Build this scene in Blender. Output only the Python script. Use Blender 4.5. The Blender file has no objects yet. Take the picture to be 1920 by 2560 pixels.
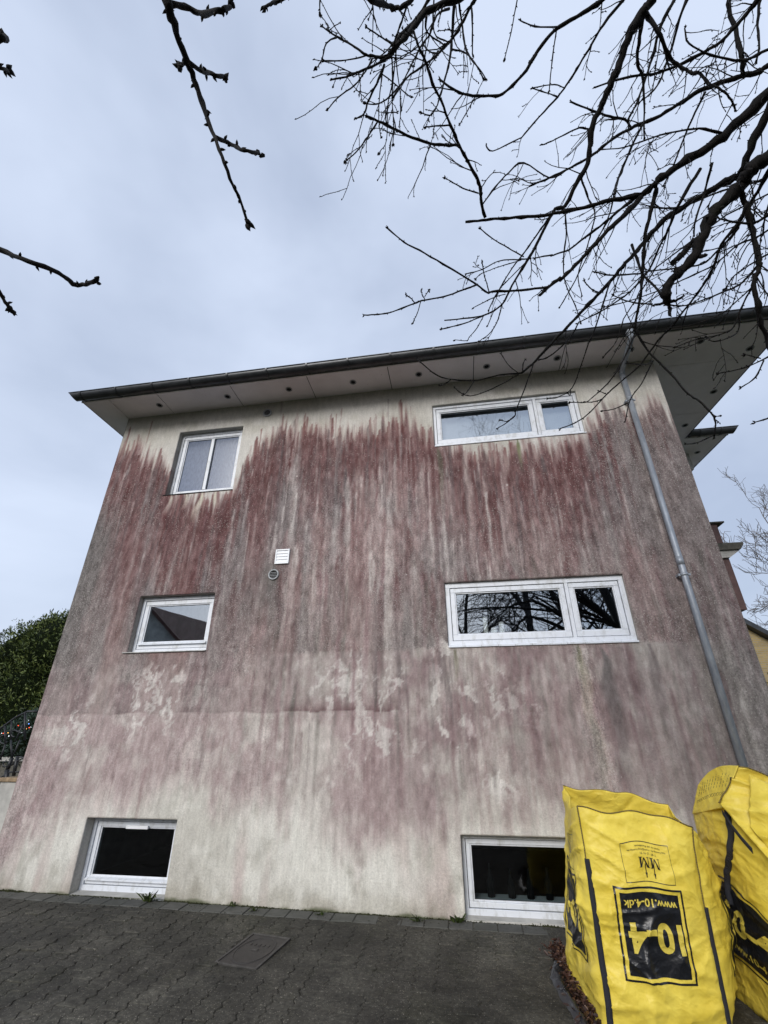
import bpy, bmesh, math, random
import numpy as np
from mathutils import Vector, Matrix, noise as mnoise

random.seed(7)
S = bpy.context.scene
COL = S.collection
rad = math.radians

# ------------------------------------------------------------------ camera
F_PX = 1129.26                       # focal length in pixels of the 1920 x 2560 photograph
FW = Vector((-0.14202799, 0.88465763, 0.44408211))
RT = Vector((0.98717933, 0.15959967, -0.00221575))
UP = Vector((0.07283554, -0.43807398, 0.89598335))
CAM = Vector((0.0, -5.5, 1.52))
cd = bpy.data.cameras.new('camera'); cam = bpy.data.objects.new('camera', cd); COL.objects.link(cam)
cd.sensor_fit = 'VERTICAL'; cd.sensor_height = 24.0; cd.sensor_width = 18.0
cd.lens = 24.0 * F_PX / 2560.0
cd.clip_start = 0.05; cd.clip_end = 2000
cam.matrix_world = Matrix(((RT.x, UP.x, -FW.x, CAM.x), (RT.y, UP.y, -FW.y, CAM.y), (RT.z, UP.z, -FW.z, CAM.z), (0, 0, 0, 1)))
S.camera = cam
S.render.resolution_x = 768; S.render.resolution_y = 1024
S.view_settings.view_transform = 'Standard'; S.view_settings.look = 'None'
S.view_settings.exposure = 1.05; S.view_settings.gamma = 1.0
S.render.engine = 'CYCLES'
S.cycles.max_bounces = 7; S.cycles.diffuse_bounces = 4; S.cycles.glossy_bounces = 4; S.cycles.transparent_max_bounces = 8; S.cycles.caustics_reflective = False; S.cycles.caustics_refractive = False

# ------------------------------------------------------------------ overcast sky
SUN_EL, SUN_AZ = rad(26), rad(195)   # azimuth measured clockwise from +Y (behind the camera, a little left)
W = bpy.data.worlds.new('World'); S.world = W; W.use_nodes = True
nt = W.node_tree; nt.nodes.clear()
def wn(t, **k):
    n = nt.nodes.new(t)
    for a, b in k.items(): setattr(n, a, b)
    return n
out = wn('ShaderNodeOutputWorld'); bg = wn('ShaderNodeBackground'); tc = wn('ShaderNodeTexCoord')
sky = wn('ShaderNodeTexSky', sky_type='NISHITA', sun_disc=False, sun_elevation=SUN_EL, sun_rotation=SUN_AZ, dust_density=4.0, air_density=1.2)
mp = wn('ShaderNodeMapping'); mp.inputs['Scale'].default_value = (1.0, 1.0, 1.7); mp.inputs['Location'].default_value = (3.1, 1.3, 0.4)
nz = wn('ShaderNodeTexNoise'); nz.inputs['Scale'].default_value = 1.6; nz.inputs['Detail'].default_value = 5.0; nz.inputs['Roughness'].default_value = 0.5; nz.inputs['Distortion'].default_value = 0.2
rp = wn('ShaderNodeValToRGB')
rp.color_ramp.elements[0].position = 0.34; rp.color_ramp.elements[0].color = (2.78, 3.25, 4.25, 1)
rp.color_ramp.elements[1].position = 0.64; rp.color_ramp.elements[1].color = (4.30, 4.85, 5.95, 1)
mx = wn('ShaderNodeMix', data_type='RGBA'); mx.inputs[0].default_value = 0.88
nt.links.new(tc.outputs['Generated'], mp.inputs['Vector']); nt.links.new(mp.outputs[0], nz.inputs['Vector'])
nt.links.new(nz.outputs['Fac'], rp.inputs['Fac'])
nt.links.new(sky.outputs['Color'], mx.inputs[6]); nt.links.new(rp.outputs['Color'], mx.inputs[7])
nt.links.new(mx.outputs[2], bg.inputs['Color']); bg.inputs['Strength'].default_value = 0.086
nt.links.new(bg.outputs[0], out.inputs['Surface'])

sd = bpy.data.lights.new('sun', 'SUN'); sun = bpy.data.objects.new('sun', sd); COL.objects.link(sun)
sd.energy = 1.15; sd.angle = rad(24); sd.color = (1.0, 0.98, 0.95)
sdir = Vector((math.sin(SUN_AZ) * math.cos(SUN_EL), math.cos(SUN_AZ) * math.cos(SUN_EL), math.sin(SUN_EL)))
sun.rotation_euler = sdir.to_track_quat('Z', 'Y').to_euler(); sun.location = (0, -20, 30)

# ------------------------------------------------------------------ helpers
def ray(px, py): return FW + RT * ((px - 960) / F_PX) - UP * ((py - 1280) / F_PX)
def at_y(px, py, Y): v = ray(px, py); return CAM + v * ((Y - CAM.y) / v.y)
def at_d(px, py, t): v = ray(px, py); return CAM + v.normalized() * t
def gz(x, y): return -0.0085 * (x + 2.5) + 0.03 * min(y, 0.0)

def lin(c):
    return tuple(((v / 255) / 12.92 if v / 255 <= 0.04045 else ((v / 255 + 0.055) / 1.055) ** 2.4) for v in c)

def tag(o, label=None, cat=None, group=None, kind=None):
    if label: o['label'] = label
    if cat: o['category'] = cat
    if group: o['group'] = group
    if kind: o['kind'] = kind
    return o
def empty(name, loc=(0, 0, 0), rz=0.0, parent=None):
    o = bpy.data.objects.new(name, None); COL.objects.link(o); o.location = loc; o.rotation_euler = (0, 0, rz)
    o.empty_display_size = 0.2
    if parent: o.parent = parent
    return o
def link_mesh(name, me, parent=None, loc=None):
    o = bpy.data.objects.new(name, me); COL.objects.link(o)
    if loc is not None: o.location = loc
    if parent:                       # meshes are written in world coordinates; undo the parent's place
        o.parent = parent
        p = parent; off = Vector((0, 0, 0))
        while p is not None and p.type == 'EMPTY': off += p.location; p = p.parent
        if parent.type == 'EMPTY': o.matrix_parent_inverse = Matrix.Translation(-off)
    return o

class MB:
    def __init__(s): s.v = []; s.f = []; s.sm = []
    def add(s, vs, fs, smooth=False):
        n = len(s.v); s.v += [tuple(p) for p in vs]; s.f += [tuple(i + n for i in q) for q in fs]; s.sm += [smooth] * len(fs); return s
    def box(s, x0, x1, y0, y1, z0, z1):
        return s.add([(x0, y0, z0), (x1, y0, z0), (x1, y1, z0), (x0, y1, z0), (x0, y0, z1), (x1, y0, z1), (x1, y1, z1), (x0, y1, z1)],
                     [(0, 3, 2, 1), (4, 5, 6, 7), (0, 1, 5, 4), (1, 2, 6, 5), (2, 3, 7, 6), (3, 0, 4, 7)])
    def quad(s, a, b, c, d): return s.add([a, b, c, d], [(0, 1, 2, 3)])
    def prism(s, poly, y0, y1, axis='y'):
        n = len(poly)
        if axis == 'y': vs = [(p[0], y0, p[1]) for p in poly] + [(p[0], y1, p[1]) for p in poly]
        elif axis == 'x': vs = [(y0, p[0], p[1]) for p in poly] + [(y1, p[0], p[1]) for p in poly]
        else: vs = [(p[0], p[1], y0) for p in poly] + [(p[0], p[1], y1) for p in poly]
        fs = [tuple(range(n)), tuple(range(2 * n - 1, n - 1, -1))] + [(i, i + n, (i + 1) % n + n, (i + 1) % n) for i in range(n)]
        return s.add(vs, fs)
    def tube(s, pts, rr, n=6, cap=True, smooth=True):
        pts = [Vector(p) for p in pts]
        if not hasattr(rr, '__len__'): rr = [rr] * len(pts)
        t = (pts[1] - pts[0]).normalized()
        a = t.orthogonal().normalized()
        vs = []; 
        for i, p in enumerate(pts):
            if i == 0: t2 = (pts[1] - pts[0])
            elif i == len(pts) - 1: t2 = (pts[-1] - pts[-2])
            else: t2 = (pts[i + 1] - pts[i - 1])
            if t2.length < 1e-9: t2 = t.copy()
            t2.normalize(); a = a - t2 * a.dot(t2)
            if a.length < 1e-6: a = t2.orthogonal()
            a.normalize(); b = t2.cross(a); t = t2
            for k in range(n):
                an = 2 * math.pi * k / n
                vs.append(p + (a * math.cos(an) + b * math.sin(an)) * rr[i])
        fs = []
        for i in range(len(pts) - 1):
            for k in range(n):
                k2 = (k + 1) % n
                fs.append((i * n + k, i * n + k2, (i + 1) * n + k2, (i + 1) * n + k))
        s.add(vs, fs, smooth)
        if cap:
            m = len(pts) - 1
            n0 = len(s.v) - len(vs)
            s.f.append(tuple(n0 + k for k in range(n - 1, -1, -1))); s.sm.append(False)
            s.f.append(tuple(n0 + m * n + k for k in range(n))); s.sm.append(False)
        return s
    def lathe(s, prof, cx, cy, z0, n=20):
        vs = []; fs = []
        for r, z in prof:
            for k in range(n):
                a = 2 * math.pi * k / n; vs.append((cx + r * math.cos(a), cy + r * math.sin(a), z0 + z))
        for i in range(len(prof) - 1):
            for k in range(n):
                k2 = (k + 1) % n; fs.append((i * n + k, i * n + k2, (i + 1) * n + k2, (i + 1) * n + k))
        return s.add(vs, fs, True)
    def mesh(s, name, mat=None):
        me = bpy.data.meshes.new(name); me.from_pydata(s.v, [], s.f)
        me.polygons.foreach_set('use_smooth', s.sm)
        if mat: me.materials.append(mat)
        me.update(); return me
    def build(s, name, mat, parent=None, bevel=0.0):
        o = link_mesh(name, s.mesh(name, mat), parent)
        if bevel:
            m = o.modifiers.new('bevel', 'BEVEL'); m.width = bevel; m.segments = 2; m.limit_method = 'ANGLE'; m.angle_limit = rad(40)
        return o

# ------------------------------------------------------------------ materials
class NT:
    """tiny helper to write node trees"""
    def __init__(s, name):
        s.m = bpy.data.materials.new(name); s.m.use_nodes = True; s.t = s.m.node_tree; s.t.nodes.clear()
        s.out = s.t.nodes.new('ShaderNodeOutputMaterial'); s.co = s.t.nodes.new('ShaderNodeTexCoord')
    def n(s, t, ins=None, **k):
        nd = s.t.nodes.new(t)
        for a, b in k.items(): setattr(nd, a, b)
        for a, b in (ins or {}).items():
            if isinstance(b, bpy.types.NodeSocket): s.t.links.new(b, nd.inputs[a])
            else: nd.inputs[a].default_value = b
        return nd
    def obj(s, scale=(1, 1, 1)):
        return s.n('ShaderNodeMapping', {'Vector': s.co.outputs['Object'], 'Scale': scale}).outputs[0]
    def noise(s, sc, det=3, rough=0.55, vec=None, dist=0.0):
        return s.n('ShaderNodeTexNoise', {'Vector': vec or s.co.outputs['Object'], 'Scale': sc, 'Detail': det, 'Roughness': rough, 'Distortion': dist}).outputs['Fac']
    def ramp(s, fac, stops):
        nd = s.n('ShaderNodeValToRGB', {'Fac': fac}); cr = nd.color_ramp
        while len(cr.elements) < len(stops): cr.elements.new(0.5)
        for e, (p, c) in zip(cr.elements, stops):
            e.position = p; e.color = (c, c, c, 1) if not hasattr(c, '__len__') else (*c[:3], 1)
        return nd.outputs['Color']
    def math(s, op, a, b=0.0, clamp=False):
        return s.n('ShaderNodeMath', {0: a, 1: b}, operation=op, use_clamp=clamp).outputs[0]
    def mix(s, fac, a, b, mode='MIX'):
        nd = s.n('ShaderNodeMix', {0: fac}, data_type='RGBA', blend_type=mode)
        for i, c in ((6, a), (7, b)):
            if isinstance(c, bpy.types.NodeSocket): s.t.links.new(c, nd.inputs[i])
            else: nd.inputs[i].default_value = (*c[:3], 1)
        return nd.outputs[2]
    def bump(s, h, strength=0.3, dist=0.01):
        return s.n('ShaderNodeBump', {'Height': h, 'Strength': strength, 'Distance': dist}).outputs[0]
    def bsdf(s, col, rough=0.6, normal=None, metal=0.0, spec=0.5, **k):
        p = s.n('ShaderNodeBsdfPrincipled', {'Roughness': rough, 'Metallic': metal, 'Specular IOR Level': spec})
        if isinstance(col, bpy.types.NodeSocket): s.t.links.new(col, p.inputs['Base Color'])
        else: p.inputs['Base Color'].default_value = (*col[:3], 1)
        if normal: s.t.links.new(normal, p.inputs['Normal'])
        for a, b in k.items():
            p.inputs[a.replace('_', ' ')].default_value = b
        s.t.links.new(p.outputs[0], s.out.inputs['Surface']); return p

def simple(name, col, rough=0.6, metal=0.0, var=0.15, sc=8.0, bs=0.15, bsc=60.0, spec=0.5):
    t = NT(name)
    f = t.noise(sc, 4, 0.6)
    c = t.mix(t.ramp(f, [(0.3, 0.0), (0.7, 1.0)]), tuple(v * (1 - var) for v in col), tuple(min(1, v * (1 + var)) for v in col))
    t.bsdf(c, rough, t.bump(t.noise(bsc, 3), bs, 0.004), metal, spec); return t.m

def crumple(t):
    """sharp facets and creases of stiff woven plastic"""
    w = t.n('ShaderNodeTexNoise', {'Vector': t.co.outputs['Object'], 'Scale': 5.0, 'Detail': 3.0}).outputs['Color']
    v = t.mix(0.12, t.co.outputs['Object'], w)
    h = 0
    for sc, wt in ((6.5, 0.55), (15.0, 0.22), (34.0, 0.07)):
        vo = t.n('ShaderNodeTexVoronoi', {'Vector': t.n('ShaderNodeMapping', {'Vector': v, 'Scale': (1, 1, 1.35), 'Rotation': (0, 0.5, 0.4)}).outputs[0], 'Scale': sc}).outputs['Distance']
        h = t.math('ADD', h, t.math('MULTIPLY', vo, wt))
    return h
M = {}
def build_materials():
    # white painted window timber with weathering
    t = NT('white_window_paint')
    d = t.noise(14, 5, 0.65, t.obj((1, 1, 0.5)))
    c = t.mix(t.ramp(d, [(0.50, 0.0), (0.80, 1.0)]), (0.70, 0.73, 0.78), (0.44, 0.45, 0.44))
    t.bsdf(c, 0.42, t.bump(t.noise(70, 3), 0.08, 0.003)); M['white'] = t.m
    M['sill'] = simple('sill_stone', (0.45, 0.45, 0.43), 0.7, var=0.3, sc=20)
    M['gap'] = simple('rubber_gasket', (0.02, 0.02, 0.022), 0.7)
    # soffit board
    t = NT('soffit_board')
    d = t.noise(3.0, 5, 0.6); d2 = t.noise(40, 2, 0.5)
    c = t.mix(t.ramp(d, [(0.35, 0.0), (0.75, 1.0)]), (0.84, 0.80, 0.83), (0.74, 0.70, 0.73))
    c = t.mix(t.ramp(d2, [(0.70, 0.0), (0.76, 0.5)]), c, (0.30, 0.28, 0.26))
    t.bsdf(c, 0.6, t.bump(d2, 0.05, 0.002)); M['soffit'] = t.m
    M['fascia'] = simple('fascia_white', (0.62, 0.62, 0.62), 0.5)
    # zinc
    t = NT('weathered_zinc')
    d = t.noise(5, 5, 0.65, t.obj((1, 3, 1))); d2 = t.noise(30, 4, 0.6, t.obj((0.3, 2, 2)))
    c = t.mix(t.ramp(d, [(0.3, 0.0), (0.7, 1.0)]), (0.026, 0.029, 0.033), (0.066, 0.070, 0.075))
    c = t.mix(t.ramp(d2, [(0.62, 0.0), (0.8, 0.45)]), c, (0.13, 0.138, 0.14))
    t.bsdf(c, 0.36, t.bump(d2, 0.06, 0.003), 0.45); M['zinc'] = t.m
    t = NT('galvanised_pipe')
    d = t.noise(22, 5, 0.7, t.obj((1, 1, 0.25))); d2 = t.noise(3, 3, 0.6, t.obj((1, 1, 0.5)))
    c = t.mix(t.ramp(d, [(0.3, 0.0), (0.72, 1.0)]), (0.20, 0.225, 0.26), (0.38, 0.41, 0.45))
    c = t.mix(t.ramp(d2, [(0.55, 0.0), (0.8, 0.6)]), c, (0.17, 0.19, 0.22))
    t.bsdf(c, 0.5, None, 0.35); M['galv'] = t.m
    M['roof'] = simple('dark_roof_felt', (0.035, 0.034, 0.034), 0.85, var=0.3)
    M['black'] = simple('black_plastic', (0.012, 0.012, 0.013), 0.8, spec=0.15)
    M['vent'] = simple('white_vent_plastic', (0.80, 0.82, 0.85), 0.4, var=0.06)
    M['ventgrey'] = simple('grey_vent_metal', (0.28, 0.29, 0.30), 0.5, 0.3)
    M['inner'] = simple('room_plaster', (0.25, 0.24, 0.22), 0.9)
    M['innerfloor'] = simple('room_floor', (0.10, 0.07, 0.05), 0.6)
    # window glass: double glazing, mirror reflection over a dim clear view
    t = NT('window_glass')
    fr = t.n('ShaderNodeFresnel', {'IOR': 1.75}).outputs[0]
    bf = t.math('SUBTRACT', 1.0, t.n('ShaderNodeNewGeometry').outputs['Backfacing'])
    fac = t.math('MULTIPLY', t.math('ADD', t.math('MULTIPLY', fr, 1.5), 0.30, True), bf)
    nb = t.bump(t.noise(1.3, 2, 0.5), 0.02, 0.02)
    g = t.n('ShaderNodeBsdfGlossy', {'Color': (0.80, 0.90, 1.0, 1), 'Roughness': 0.008, 'Normal': nb}).outputs[0]
    tr = t.n('ShaderNodeBsdfTransparent', {'Color': (0.92, 0.94, 0.94, 1)}).outputs[0]
    mixs = t.n('ShaderNodeMixShader', {0: fac, 1: tr, 2: g}); t.t.links.new(mixs.outputs[0], t.out.inputs['Surface']); M['glass'] = t.m
    # basement glass: clean, little coating
    t = NT('basement_glass')
    fr = t.n('ShaderNodeFresnel', {'IOR': 1.45}).outputs[0]
    g = t.n('ShaderNodeBsdfGlossy', {'Color': (0.9, 0.94, 1.0, 1), 'Roughness': 0.02}).outputs[0]
    tr = t.n('ShaderNodeBsdfTransparent', {'Color': (0.62, 0.66, 0.66, 1)}).outputs[0]
    bf = t.math('SUBTRACT', 1.0, t.n('ShaderNodeNewGeometry').outputs['Backfacing'])
    mixs = t.n('ShaderNodeMixShader', {0: t.math('MULTIPLY', fr, bf), 1: tr, 2: g}); t.t.links.new(mixs.outputs[0], t.out.inputs['Surface']); M['bglass'] = t.m
    # frosted obscured glass of the bathroom window
    t = NT('frosted_glass')
    p = t.noise(30, 4, 0.6, t.obj((1.2, 1, 0.5)))
    c = t.mix(t.ramp(p, [(0.35, 0.0), (0.75, 1.0)]), (0.075, 0.105, 0.175), (0.13, 0.17, 0.26))
    t.bsdf(c, 0.20, t.bump(p, 0.14, 0.003), spec=0.8); M['frost'] = t.m
    M['blind'] = simple('blind_fabric', (0.42, 0.45, 0.50), 0.9, var=0.08, sc=3)
    M['candle'] = simple('white_wax', (0.85, 0.87, 0.83), 0.4, var=0.03)
    # wet concrete pavers
    t = NT('concrete_paver')
    oi = t.n('ShaderNodeObjectInfo').outputs['Random']
    gp = t.n('ShaderNodeNewGeometry').outputs['Position']
    big = t.noise(0.75, 5, 0.6, gp); mid = t.noise(6, 4, 0.65, gp); fine = t.noise(150, 2, 0.6, gp); agg = t.n('ShaderNodeTexVoronoi', {'Vector': gp, 'Scale': 95.0})
    c = t.mix(t.ramp(mid, [(0.3, 0.0), (0.7, 1.0)]), (0.030, 0.030, 0.027), (0.066, 0.065, 0.060))
    c = t.mix(t.ramp(big, [(0.50, 0.0), (0.72, 0.75)]), c, (0.10, 0.10, 0.092))
    c = t.mix(t.ramp(big, [(0.30, 0.75), (0.46, 0.0)]), c, (0.024, 0.028, 0.012))
    big2 = t.noise(2.6, 5, 0.7, gp); c = t.mix(t.ramp(big2, [(0.52, 0.0), (0.72, 0.8)]), c, (0.10, 0.10, 0.09)); c = t.mix(t.ramp(big2, [(0.28, 0.85), (0.45, 0.0)]), c, (0.020, 0.023, 0.011))
    c = t.mix(t.math('MULTIPLY', oi, 0.22), c, (0.10, 0.095, 0.085))
    sp = t.math('MULTIPLY', t.math('LESS_THAN', agg.outputs['Distance'], 0.34), t.math('GREATER_THAN', t.n('ShaderNodeSeparateColor', {0: agg.outputs['Color']}).outputs[0], 0.80))
    c = t.mix(t.math('MULTIPLY', sp, 0.7), c, (0.26, 0.25, 0.235))
    wet = t.noise(1.1, 5, 0.62, gp, 0.6); c = t.mix(1.0, c, t.ramp(wet, [(0.36, 0.55), (0.64, 1.35)]), 'MULTIPLY'); gr_ = t.noise(34, 4, 0.7, gp); c = t.mix(1.0, c, t.ramp(gr_, [(0.25, 0.30), (0.75, 1.6)]), 'MULTIPLY')
    c = t.mix(1.0, c, (0.86, 0.82, 0.72), 'MULTIPLY')
    t.bsdf(c, t.ramp(mid, [(0.3, 0.62), (0.7, 0.9)]), t.bump(t.math('ADD', fine, t.math('MULTIPLY', sp, 0.4)), 0.55, 0.006), spec=0.35); M['paver'] = t.m
    t = NT('smooth_border_paver')
    oi = t.n('ShaderNodeObjectInfo').outputs['Random']; gp = t.n('ShaderNodeNewGeometry').outputs['Position']
    mid = t.noise(9, 5, 0.65, gp)
    c = t.mix(t.ramp(mid, [(0.3, 0.0), (0.7, 1.0)]), (0.060, 0.060, 0.054), (0.105, 0.104, 0.095))
    c = t.mix(t.math('MULTIPLY', oi, 0.4), c, (0.055, 0.058, 0.045))
    t.bsdf(c, 0.75, t.bump(t.noise(110, 3, 0.6, gp), 0.3, 0.004), spec=0.35); M['border'] = t.m
    t = NT('joint_grit')
    gp = t.n('ShaderNodeNewGeometry').outputs['Position']
    c = t.mix(t.ramp(t.noise(2.5, 5, 0.65, gp), [(0.35, 0.0), (0.65, 1.0)]), (0.020, 0.020, 0.017), (0.048, 0.050, 0.036))
    sp = t.noise(170, 2, 0.7, gp); c = t.mix(t.ramp(sp, [(0.66, 0.0), (0.74, 0.8)]), c, (0.16, 0.155, 0.14))
    t.bsdf(c, 0.9, t.bump(sp, 0.5, 0.006)); M['grit'] = t.m
    t = NT('garden_ground')
    c = t.mix(t.ramp(t.noise(0.8, 5, 0.65), [(0.35, 0.0), (0.65, 1.0)]), (0.045, 0.055, 0.028), (0.085, 0.085, 0.06))
    t.bsdf(c, 0.95, t.bump(t.noise(20, 4), 0.6, 0.03)); M['ground'] = t.m
    # iron manhole
    t = NT('rusty_cast_iron')
    c = t.mix(t.ramp(t.noise(12, 5, 0.65), [(0.3, 0.0), (0.7, 1.0)]), (0.026, 0.024, 0.022), (0.048, 0.043, 0.039))
    t.bsdf(c, 0.6, t.bump(t.noise(90, 3), 0.35, 0.004), 0.15); M['iron'] = t.m
    M['edge'] = simple('worn_steel_edge', (0.055, 0.052, 0.048), 0.6, 0.2, var=0.5, sc=12)
    M['wrought'] = simple('black_wrought_iron', (0.012, 0.013, 0.016), 0.5)
    # bark
    t = NT('wet_bark')
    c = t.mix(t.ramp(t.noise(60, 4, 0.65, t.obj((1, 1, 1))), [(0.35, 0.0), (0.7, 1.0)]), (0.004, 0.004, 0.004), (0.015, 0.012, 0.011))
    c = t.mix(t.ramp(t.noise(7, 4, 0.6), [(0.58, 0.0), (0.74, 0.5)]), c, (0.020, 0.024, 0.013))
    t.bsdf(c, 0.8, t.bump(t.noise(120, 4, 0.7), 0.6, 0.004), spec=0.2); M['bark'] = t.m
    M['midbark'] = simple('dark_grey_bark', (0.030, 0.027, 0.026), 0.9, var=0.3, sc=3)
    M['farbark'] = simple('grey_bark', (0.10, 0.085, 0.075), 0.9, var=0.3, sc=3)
    # yellow woven bag
    t = NT('yellow_woven_plastic')
    uvn = t.co.outputs['Object']
    w1 = t.n('ShaderNodeTexWave', {'Vector': uvn, 'Scale': 60.0}, wave_type='BANDS', bands_direction='Z').outputs['Fac']
    d = t.noise(5, 5, 0.65); d2 = t.noise(1.8, 3, 0.5)
    c = t.mix(t.ramp(d, [(0.30, 0.0), (0.72, 1.0)]), (0.72, 0.54, 0.055), (0.86, 0.69, 0.11))
    c = t.mix(t.ramp(d2, [(0.52, 0.0), (0.78, 0.5)]), c, (0.60, 0.45, 0.07))
    cr = crumple(t)
    h = t.math('ADD', t.math('MULTIPLY', w1, 0.006), cr)
    t.bsdf(c, 0.46, t.bump(h, 0.85, 0.03), spec=0.35); M['bag'] = t.m
    t = NT('black_print')
    cr = crumple(t)
    c = t.mix(t.ramp(t.noise(40, 4, 0.7), [(0.6, 0.0), (0.85, 0.5)]), (0.010, 0.011, 0.014), (0.05, 0.05, 0.055))
    t.bsdf(c, 0.34, t.bump(cr, 0.85, 0.03)); M['print'] = t.m
    t = NT('yellow_print')
    cr = crumple(t)
    t.bsdf(t.mix(t.noise(30, 4), (0.60, 0.47, 0.06), (0.72, 0.58, 0.10)), 0.4, t.bump(cr, 0.85, 0.03)); M['yprint'] = t.m
    t = NT('dark_webbing')
    wv = t.n('ShaderNodeTexWave', {'Scale': 120.0, 'Vector': t.co.outputs['Object']}, bands_direction='DIAGONAL').outputs['Fac']
    t.bsdf(t.mix(wv, (0.008, 0.009, 0.014), (0.026, 0.028, 0.038)), 0.8, t.bump(wv, 0.6, 0.003)); M['web'] = t.m
    t = NT('stitch_thread')
    wv = t.n('ShaderNodeTexWave', {'Scale': 70.0, 'Vector': t.co.outputs['Object']}, bands_direction='DIAGONAL').outputs['Fac']
    t.bsdf(t.mix(t.ramp(wv, [(0.55, 0.0), (0.75, 1.0)]), (0.015, 0.013, 0.012), (0.35, 0.26, 0.06)), 0.8); M['stitch'] = t.m
    M['tarp'] = simple('dark_plastic_sheet', (0.022, 0.024, 0.030), 0.35, var=0.3)
    t = NT('dead_leaf')
    oi = t.n('ShaderNodeNewGeometry').outputs['Random Per Island']
    t.bsdf(t.ramp(oi, [(0.0, (0.018, 0.008, 0.006)), (0.6, (0.055, 0.022, 0.014)), (1.0, (0.11, 0.055, 0.028))]), 0.55); M['leaf'] = t.m
    def foliage(name, a, b, c2):
        t = NT(name); oi = t.n('ShaderNodeNewGeometry').outputs['Random Per Island']
        t.bsdf(t.ramp(oi, [(0.0, a), (0.6, b), (1.0, c2)]), 0.55, spec=0.3); return t.m
    M['hedge'] = foliage('evergreen_leaf', (0.018, 0.032, 0.008), (0.070, 0.100, 0.022), (0.15, 0.18, 0.05))
    M['shrub'] = foliage('bluegreen_leaf', (0.012, 0.024, 0.016), (0.03, 0.055, 0.038), (0.06, 0.095, 0.07))
    M['weed'] = foliage('weed_leaf', (0.02, 0.035, 0.010), (0.05, 0.075, 0.02), (0.09, 0.12, 0.035))
    M['moss'] = simple('moss_and_soil', (0.028, 0.030, 0.014), 0.95, var=0.5, sc=9, spec=0.1)
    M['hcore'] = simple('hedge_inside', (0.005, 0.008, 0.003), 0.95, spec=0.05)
    M['cream'] = simple('cream_render', (0.44, 0.43, 0.40), 0.9, var=0.35, sc=3, bs=0.4, bsc=90)
    M['brown'] = simple('red_brown_cladding', (0.10, 0.055, 0.050), 0.7, var=0.25)
    M['coping'] = simple('yellow_brick_coping', (0.28, 0.20, 0.12), 0.85, var=0.35, sc=14)
    M['slate'] = simple('mossy_concrete_ledge', (0.09, 0.085, 0.07), 0.85, var=0.4, sc=10)
    t = NT('yellow_brick')
    br = t.n('ShaderNodeTexBrick', {'Vector': t.n('ShaderNodeMapping', {'Vector': t.co.outputs['Object'], 'Rotation': (math.pi / 2, 0, 0)}).outputs[0], 'Color1': (0.34, 0.25, 0.10, 1), 'Color2': (0.26, 0.19, 0.08, 1), 'Mortar': (0.25, 0.23, 0.19, 1), 'Scale': 1.0,
               'Mortar Size': 0.008, 'Brick Width': 0.24, 'Row Height': 0.067})
    t.bsdf(br.outputs['Color'], 0.9, t.bump(br.outputs['Fac'], -0.3, 0.01)); M['brick'] = t.m
    t = NT('red_roof_tile')
    wv = t.n('ShaderNodeTexWave', {'Scale': 1.6, 'Vector': t.co.outputs['Object']}, bands_direction='Y').outputs['Fac']
    t.bsdf(t.mix(t.noise(2, 4), (0.05, 0.022, 0.017), (0.11, 0.045, 0.032)), 0.85, t.bump(wv, 0.6, 0.05)); M['tile'] = t.m
    M['ledr'] = None
    for nm, c in (('led_red', (1, 0.12, 0.05)), ('led_white', (0.85, 0.93, 1.0)), ('led_blue', (0.15, 0.35, 1.0)), ('led_amber', (1, 0.55, 0.15))):
        t = NT(nm); e = t.n('ShaderNodeEmission', {'Color': (*c, 1), 'Strength': 1.3}); t.t.links.new(e.outputs[0], t.out.inputs['Surface']); M[nm] = t.m
    # painted roughcast wall: colours come from the 'paint' attribute written below
    t = NT('painted_roughcast')
    at = t.n('ShaderNodeAttribute', attribute_name='paint'); spk = t.n('ShaderNodeAttribute', attribute_name='speck').outputs['Fac']
    o = t.co.outputs['Object']
    f1 = t.noise(48, 4, 0.7, o); f2 = t.noise(170, 2, 0.6, o); f3 = t.noise(18, 4, 0.65, t.obj((1.0, 1, 0.30))); f4 = t.noise(62, 3, 0.7, t.obj((1.0, 1, 0.07)))
    rough_amt = t.math('ADD', t.math('MULTIPLY', t.math('MINIMUM', t.math('MULTIPLY', spk, 6.0), 1.0), 0.75), 0.5)
    k = t.math('ADD', t.math('MULTIPLY', t.math('SUBTRACT', f1, 0.5), 1.35), t.math('ADD', t.math('MULTIPLY', t.math('SUBTRACT', f2, 0.5), 0.7), t.math('ADD', t.math('MULTIPLY', t.math('SUBTRACT', f3, 0.5), 1.15), t.math('MULTIPLY', t.math('SUBTRACT', f4, 0.5), 0.45))))
    k = t.math('ADD', t.math('MULTIPLY', k, rough_amt), 1.0)
    c = t.mix(1.0, at.outputs['Color'], t.n('ShaderNodeCombineColor', {0: k, 1: k, 2: k}).outputs[0], 'MULTIPLY')
    vo = t.n('ShaderNodeTexVoronoi', {'Vector': t.obj((1, 1, 0.7)), 'Scale': 84.0, 'Randomness': 1.0})
    sc = t.n('ShaderNodeSeparateColor', {0: vo.outputs['Color']})
    rr = t.math('ADD', t.math('MULTIPLY', sc.outputs[1], 0.32), 0.12)
    s1 = t.math('MULTIPLY', t.math('LESS_THAN', vo.outputs['Distance'], rr), t.math('LESS_THAN', sc.outputs[0], t.math('MULTIPLY', spk, 2.1)))
    c = t.mix(t.math('MULTIPLY', s1, t.math('ADD', t.math('MULTIPLY', sc.outputs[2], 0.5), 0.12)), c, (0.48, 0.45, 0.42))
    vo2 = t.n('ShaderNodeTexVoronoi', {'Vector': o, 'Scale': 5.0}); sc2 = t.n('ShaderNodeSeparateColor', {0: vo2.outputs['Color']})
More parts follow.
